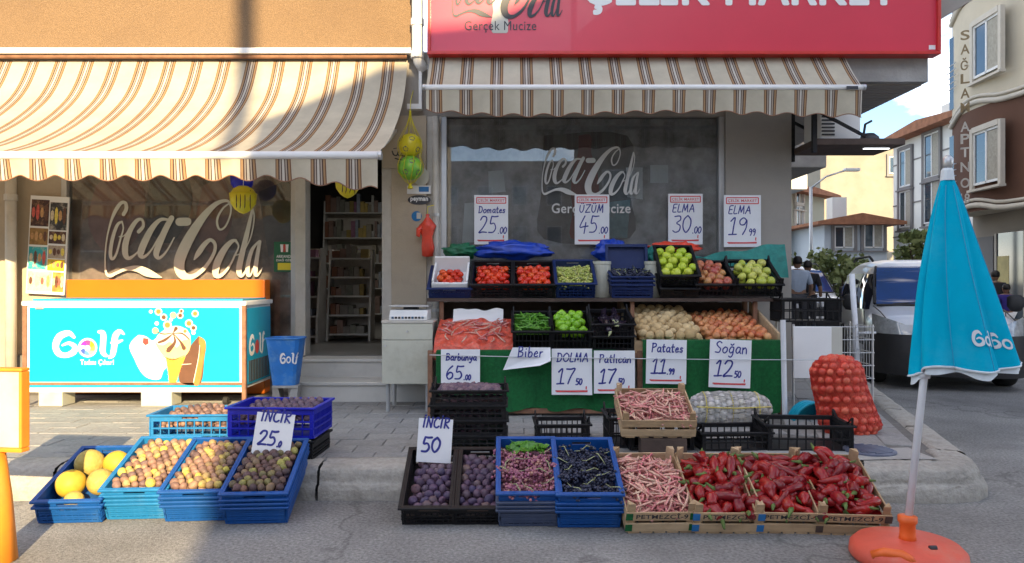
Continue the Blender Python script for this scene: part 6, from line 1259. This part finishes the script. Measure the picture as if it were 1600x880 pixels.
    for sd in (-1, 1):
        MB().tube([(sd * (hw(s_, .5) + .004), s_, z_) for s_, z_ in ((.97, .3), (.97, .6), (.97, .93))], .006, 5).obj('door_gap', M['bumper'], o); MB().tube([(sd * (hw(1.92, .5) + .004), 1.92, z_) for z_ in (.3, .6, .95)], .006, 5).obj('door_gap', M['bumper'], o)
        MB().tube([(sd * .7, .1, .84), (sd * .72, .5, .935), (sd * .74, .9, 1.0)], .007, 5).obj('bonnet_gap', M['bumper'], o)
        MB().tube([(sd * .72, .93, 1.03), (sd * .68, 1.25, 1.33), (sd * .61, 1.52, 1.54)], .018, 6).obj('screen_seal', M['bumper'], o)
    MB().tube([(-.7, .9, 1.012), (0, .87, 1.02), (.7, .9, 1.012)], .02, 6).obj('screen_seal', M['bumper'], o); MB().lathe([(0, -.01), (.06, -.008), (.06, .008), (0, .01)], 18, Matrix.Translation((0, -.02, .74)) @ Matrix.Rotation(R(90), 4, 'X')).obj('badge', M['alu'], o)
    return o
van('delivery_van', 'small white delivery van with black bumper parked behind the parasol', (PX(1478, 1.35), 1.2, 0), R(-17), .97)
van('parked_car', 'white car farther down the side street behind the crates', (PX(1275, 9.2), 9.2, 0), R(-4), 1.02)
# ------------------------------------------------------------------ people
def person(label, loc, h, yaw, shirt, trousers, arm_up=False, num=None, hair='hair'):
    o = empty('person', loc, (0, 0, yaw), label, 'person'); s = h / 1.75
    V = [(0, 0, .95), (0, .01, 1.15), (0, 0, 1.38), (0, -.01, 1.5), (.1, 0, .9), (.12, -.03, .5), (.12, .02, .07), (-.1, 0, .9), (-.12, .03, .5), (-.12, .05, .07), (.19, 0, 1.4), (.27, .02, 1.14), (.26, -.12, .93), (-.19, 0, 1.4), (-.27, .02, 1.14), (-.26, -.1, .93), (.12, -.14, .03), (-.12, -.11, .03), (0, 0, 1.46)]
    if arm_up: V[11] = (.42, -.05, 1.4); V[12] = (.26, -.12, 1.6)
    E = [(0, 1), (1, 2), (2, 3), (0, 4), (4, 5), (5, 6), (0, 7), (7, 8), (8, 9), (2, 10), (10, 11), (11, 12), (2, 13), (13, 14), (14, 15), (6, 16), (9, 17), (2, 18)]
    rad = [.16, .15, .165, .055, .1, .065, .045, .1, .065, .045, .07, .048, .035, .07, .048, .035, .04, .04, .1]
    def skin(name, idx, infl, m):
        me = bpy.data.meshes.new(name); mp_ = {i: k for k, i in enumerate(idx)}; me.from_pydata([Vector(V[i]) * s for i in idx], [(mp_[a], mp_[b]) for a, b in E if a in mp_ and b in mp_], [])
        q = link(name, me, o); md = q.modifiers.new('skin', 'SKIN'); sd = q.modifiers.new('sub', 'SUBSURF'); sd.levels = 2; sd.render_levels = 2
        for k, i in enumerate(idx): me.skin_vertices[0].data[k].radius = (rad[i] * s * infl, rad[i] * s * infl * (.72 if i < 3 else 1)); me.skin_vertices[0].data[k].use_root = (k == 0)
        me.materials.append(m); return q
    skin('body', list(range(18)), 1., M['skin']); skin('shirt', [0, 1, 2, 10, 11, 13, 14, 18], 1.2, M[shirt]); skin('trousers', [0, 4, 5, 6, 7, 8, 9], 1.12, M[trousers])
    MB().lathe([(x * s, z * s) for x, z in ((0, -.125), (.05, -.115), (.075, -.06), (.085, .01), (.08, .07), (.05, .112), (0, .12))], 18, Matrix.Translation(Vector((0, -.01, 1.63)) * s) @ Matrix.Scale(1.15, 4, (0, 1, 0))).obj('head', M['skin'], o, smooth=True)
    MB().lathe([(x * s, z * s) for x, z in ((.088, -.03), (.095, .02), (.088, .08), (.055, .125), (0, .135))], 18, Matrix.Translation(Vector((0, .012, 1.63)) * s) @ Matrix.Scale(1.12, 4, (0, 1, 0))).obj('hair', M[hair], o, smooth=True)
    for x, nm_ in ((-.032, 'eye'), (.032, 'eye')): MB().lathe([(0, -.008), (.01, 0), (0, .008)], 8, Matrix.Translation(Vector((x, -.1, 1.635)) * s)).obj(nm_, M['hair'], o)
    MB().tube([Vector((0, -.1, 1.64)) * s, Vector((0, -.122, 1.605)) * s], [.008 * s, .015 * s], 6).obj('nose', M['skin'], o, smooth=True)
    for x in (-.086, .086): MB().lathe([(0, -.03), (.014, 0), (0, .03)], 8, Matrix.Translation(Vector((x, 0, 1.625)) * s)).obj('ear', M['skin'], o, smooth=True)
    for i, sx in ((12, 1), (15, -1)):
        p = Vector(V[i]); dn = (p - Vector(V[i - 1])).normalized()
        for k in range(4): MB().tube([(p + Vector(((k - 1.5) * .017, 0, 0)) + dn * .03) * s, (p + Vector(((k - 1.5) * .02, -.01, 0)) + dn * .08) * s, (p + Vector(((k - 1.5) * .02, -.03, 0)) + dn * .105) * s], .0085 * s, 6).obj('finger', M['skin'], o, smooth=True)
        MB().tube([(p + Vector((-sx * .03, -.01, 0))) * s, (p + Vector((-sx * .05, -.03, 0)) + dn * .05) * s], .01 * s, 6).obj('thumb', M['skin'], o, smooth=True)
    if num:                              # number on the back
        text_fit('shirt_number', num, M['cleanwhite'], o, lambda x, z: Vector((x, .168 * s, z)), .045 * s, -.045 * s, 1.12 * s, 1.28 * s, .03); text_fit('shirt_name', 'ALPER', M['cleanwhite'], o, lambda x, z: Vector((x, .17 * s, z)), .075 * s, -.075 * s, 1.32 * s, 1.355 * s, .02) if False else None
    return o
person('man in a pale blue shirt raising one arm beside the parked car', (PX(1246, 6.2), 6.2, WZ), 1.56, R(170), 'shirtblue', 'charcoal', True)
person('person in black standing just behind the man in pale blue', (PX(1262, 6.9), 6.9, WZ), 1.5, R(150), 'blackcloth', 'charcoal')
person('boy in a purple shirt with a white number seven', (PX(1572, 6.8), 6.8, 0), 1.24, R(178), 'jersey', 'cleanwhite', num='7')
person('person in dark clothes walking ahead of the boy in purple', (PX(1555, 8.4), 8.4, 0), 1.52, R(165), 'blackcloth', 'charcoal')
# ------------------------------------------------------------------ houses and trees down the side street
def far_window(parent, m0, w_, h_, trim='trim', curtain=True):   # window in the local XZ plane of m0, facing -y
    def ob(n, m, *b): q = MB().box(*b, m0).obj(n, M[m], None); q.parent = parent; return q
    f = ob('window', 'farglass', 0, w_, -.03, .02, 0, h_)
    for b in ((-.12, 0, -.1, h_ + .12), (w_, w_ + .12, -.1, h_ + .12)): MB().box(b[0], b[1], -.09, .02, b[2], b[3], m0).obj('surround', M[trim], f)
    MB().box(0, w_, -.1, .02, h_, h_ + .14, m0).obj('surround', M[trim], f); MB().box(-.16, w_ + .16, -.14, .02, -.16, -.101, m0).obj('sill', M[trim], f)
    for x in (0, w_ * .5 - .03, w_ - .06): MB().box(x, x + .06, -.055, -.031, 0, h_, m0).obj('frame', M['white'], f)
    for z in (0, h_ - .06): MB().box(.061, w_ - .061, -.055, -.031, z, z + .06, m0).obj('frame', M['white'], f)
    if curtain: MB().box(w_ * .5 + .04, w_ - .07, -.036, -.0305, .07, h_ - .07, m0).obj('curtain', M['curtain'], f)
# curved brown and cream apartment house on the right
AX = 11.6; a0 = empty('apartment_house', (AX, 9, 0), (0, 0, 0), 'brown and cream apartment house with vertical lettering at the corner', 'building'); la = -a0.location
fd = Vector((math.sin(R(4.4)), math.cos(R(4.4)), 0)); fn = Vector((-fd.y, fd.x, 0))      # along the facade (into depth); outward normal
E0 = Vector((PX(1478, 13.2) + .75, 13.2, 0))
def wallp(t, z, out_=0.): q = E0 - fd * t + fn * (out_ + .35 * math.exp(-((t - .0) / .9) ** 2) * 0); q.z = z; return q
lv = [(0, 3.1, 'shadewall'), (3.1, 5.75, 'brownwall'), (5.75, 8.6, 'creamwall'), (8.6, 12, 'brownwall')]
def bulge(t): return .0 if t > 3.2 else .28 * math.sin(max(0, (3.2 - t)) / 3.2 * math.pi) 
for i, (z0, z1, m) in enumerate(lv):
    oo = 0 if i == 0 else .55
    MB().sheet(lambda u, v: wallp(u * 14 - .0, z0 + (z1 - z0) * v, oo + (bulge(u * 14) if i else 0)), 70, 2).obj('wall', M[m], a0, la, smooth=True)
    MB().sheet(lambda u, v: wallp(0, z0 + (z1 - z0) * v, oo - u * 7), 4, 2).obj('end_wall', M[m], a0, la)
MB().sheet(lambda u, v: wallp(u * 14, 3.1, v * (.55 + bulge(u * 14))), 70, 2).obj('soffit', M['creamwall'], a0, la)
for z in (3.1, 5.75, 8.6):
    for dz, r_ in ((0, .07), (.14, .045)): MB().tube([wallp(t * .25, z + dz + .16 * math.sin(max(0, 2.6 - t * .25) * 1.6) * (t < 10.4), .58 + bulge(t * .25)) for t in range(0, 56)], r_, 8).obj('cornice', M['trim'], a0, la, smooth=True)
def face_m(t, z, out_): 
    q = wallp(t, z, out_); ax = -fd; R3 = Matrix((( ax.x, -fn.x, 0), (ax.y, -fn.y, 0), (0, 0, 1))).to_4x4(); return Matrix.Translation(q + la) @ R3
for z in (3.75, 6.5):
    far_window(a0, face_m(1.7 + .0, z, .56 + bulge(2.0)), 1.15, 1.35); far_window(a0, face_m(4.6, z, .56), 1.3, 1.35)
    MB().box(-.1, .5, -.02, .04, -.3, 1.7, face_m(.05, z - .1, .58)).obj('balcony_opening', M['farglass'], a0); 
    for k in range(5): MB().tube([wallp(0, z + .1 + k * .16, .7) + la, wallp(.7, z + .1 + k * .16, .8) + la], .015, 5).obj('balcony_rail', M['alu'], a0)
mk('palelet', (.45, .42, .38), .6, .1)
for ch, py in (('S', 55), ('A', 77), ('Ğ', 100), ('L', 123), ('A', 146), ('M', 168), ('A', 198), ('P', 217), ('T', 238), ('N', 261), ('O', 286), ('18', 310)):
    Yl = 11.2; q = P(1508, py, Yl) + la; hw_, hh_ = .1, .125 if ch != 'Ğ' else .16
    text_fit('sign_letter', ch, M['letter' if py < 180 else 'palelet'], a0, lambda x, z: q + Vector((x * .82, x * -.57, z)), -hw_, hw_, -hh_, hh_, .02)
mk('shopglow', (.6, .5, .2), .6, .3, 1.5)
for k in range(6):
    m0 = face_m(1.2 + k * 1.5, .35, .02); pn = MB().box(0, 1.3, -.03, .01, 0, 2.2, m0).obj('shop_window', M['farglass'], a0); 
    for x in (0, 1.24): MB().box(x, x + .07, -.06, -.031, 0, 2.2, m0).obj('frame', M['trim'], pn)
    MB().box(.1, .6, -.036, -.031, .5, 1.6, m0).obj('glow_patch', M['shopglow'], pn)  # yellow patch, the lit shop interior put into its colour
boxo('shop_shutter', M['greytrim'], (0, 1, 0, .1, 0, 1), a0).matrix_local = face_m(.05, .1, .03) @ Matrix.Diagonal((1., 1, 2.4, 1))
tag(MB().sheet(lambda u, v: Vector((wallp(u * 30 - 8, 0, v * 1.6).x, wallp(u * 30 - 8, 0, v * 1.6).y, .14)), 10, 2).obj('far_pavement', M['paver']), None, None, None, 'structure')
# cream house with grey window surrounds
def house(name, label, px0, px1, d0, d1, ztop, wall, wins, roof=None, trim='greytrim', lines=()):
    A = Vector((PX(px0, d0 - CD), d0 - CD, 0)); B = Vector((PX(px1, d1 - CD), d1 - CD, 0)); ax = (B - A).normalized(); nn = Vector((ax.y, -ax.x, 0)); W = (B - A).length
    if nn.dot(Vector((0, -CD, 0)) - A) < 0: nn = -nn
    h = empty(name, A, (0, 0, 0), label, 'building', 'houses down the side street'); m0 = Matrix(((ax.x, -nn.x, 0), (ax.y, -nn.y, 0), (0, 0, 1))).to_4x4()
    MB().box(0, W, 0, 8, -.2, ztop, m0).obj('wall', M[wall], h)
    for z in lines: MB().box(0, W, -.03, .0, z, z + .05, m0).obj('string_course', M['greytrim'], h)
    for (u, z, w_, hh) in wins: far_window(h, m0 @ Matrix.Translation((u * W, 0, z)), w_, hh, trim)
    if roof:
        rf = MB().prism([(-.5, ztop), (W + .5, ztop), (W + .5, ztop + .12), (W / 2, ztop + roof), (-.5, ztop + .12)], -.6, 8.4, 'y', m0).obj('roof', M['rooftile'], h)
        MB().box(W * .3, W * .3 + .6, 1, 1.6, ztop + roof * .4, ztop + roof + .8, m0).obj('chimney', M['farwhite'], rf)
    return h
def zat(py, d): return CH - (py - 440) * d / F
house('town_house', 'cream house with grey window surrounds and tiled roof', 1396, 1530, 31, 25, zat(212, 29), 'farwhite', [(.1, zat(292, 30), .95, 1.5), (.42, zat(284, 29), 1.1, 1.7), (.1, zat(356, 30), .95, 1.5), (.42, zat(352, 29), 1.1, 1.6)], .4, lines=(zat(255, 30), zat(320, 30), zat(370, 30)))
house('town_house', 'tall windowless beige gable wall behind the small white house', 1282, 1400, 42, 42, zat(232, 42), 'farbeige', [(.9, zat(272, 42), .6, 1.0)])
house('town_house', 'pale green and cream house at the edge of the shop', 1215, 1288, 33, 36, zat(302, 34), 'farcream', [(.35, zat(320, 33), .7, 1.2), (.35, zat(366, 33), .7, 1.4)], .3, 'trim')
house('town_house', 'low blue-white house with a red tiled roof', 1288, 1386, 30, 30, zat(352, 30), 'farblue', [(.62, zat(388, 30), .8, 1.0), (.15, zat(388, 30), .8, .9)], .45)
nb = empty('neighbour_house', (5, 6, 0), (0, 0, 0), 'grey neighbouring house with projecting upper floors beside the shop', 'building'); ln = -nb.location
MB().box(PX(1100, 6.5), PX(1292, 6.5), 6.5, 10, zat(262, 14), zat(150, 14)).obj('projecting_floor', M['concrete'], nb, ln, bevel=.03); MB().box(PX(1100, 12), PX(1262, 12), 12, 16, zat(296, 19.5), zat(150, 19.5)).obj('projecting_floor', M['farblue'], nb, ln, bevel=.03); MB().box(2.82, 4.2, 9.02, 16, 0, 5).obj('wall', M['shadewall'], nb, ln)
sl_ = empty('street_lamp', (PX(1267, 17), 17, 0), (0, 0, 0), 'thin grey street lamp post in front of the far houses', 'street lamp'); MB().tube([(0, 0, 0), (0, 0, zat(292, 24.5))], [.07, .05], 10).obj('mast', M['alu'], sl_, smooth=True); MB().tube([(0, 0, zat(292, 24.5) - .05), (.5, 0, zat(288, 24.5) + .25), (1.2, 0, zat(282, 24.5) + .35)], .03, 8).obj('arm', M['alu'], sl_, smooth=True); MB().box(1.1, 1.6, -.1, .1, zat(282, 24.5) + .3, zat(282, 24.5) + .4).obj('lamp_head', M['white'], sl_, bevel=.02)
def tree(label, px, d, h, rw, n, seed):
    rr = random.Random(seed); o = empty('street_tree', (PX(px, d - CD), d - CD, 0), (0, 0, 0), label, 'tree', 'trees down the side street')
    tr = MB(); tr.tube([(0, 0, 0), (.04, 0, h * .3), (0, .05, h * .55)], [.12, .09, .05], 8)
    cl = [Vector((rr.uniform(-1, 1) * rw * .75, rr.uniform(-1, 1) * rw * .6, h * rr.uniform(.42, .92))) for _ in range(16)]
    for c in cl[:7]: tr.tube([(0, 0, h * .35), c * .6 + Vector((0, 0, h * .15)), c], [.04, .025, .008], 5)
    tr.obj('trunk', M['bark'], o, smooth=True); mb = MB()
    for i in range(n):
        c = rr.choice(cl); q = Vector((rr.gauss(0, 1), rr.gauss(0, 1), rr.gauss(0, .8))) * rw * .2 + c; e = Euler((rr.uniform(0, 6.3), rr.uniform(0, 6.3), 0)).to_matrix(); s = rr.uniform(.07, .14)
        mb.add([q + e @ Vector(v) * s for v in ((-.5, 0, 0), (0, .0, 1), (.5, 0, 0), (0, .1, -1))], [(0, 1, 2, 3)])
    tag(mb.obj('crown', M['leaf'], o, fix=False), kind='stuff')
tree('small leafy tree before the pale green house', 1258, 22, 2.2, .8, 900, 1); tree('small leafy tree before the low blue-white house', 1318, 21, 2.2, .85, 900, 2); tree('dark leafy tree in front of the cream house', 1436, 20, 2.9, .5, 800, 3)
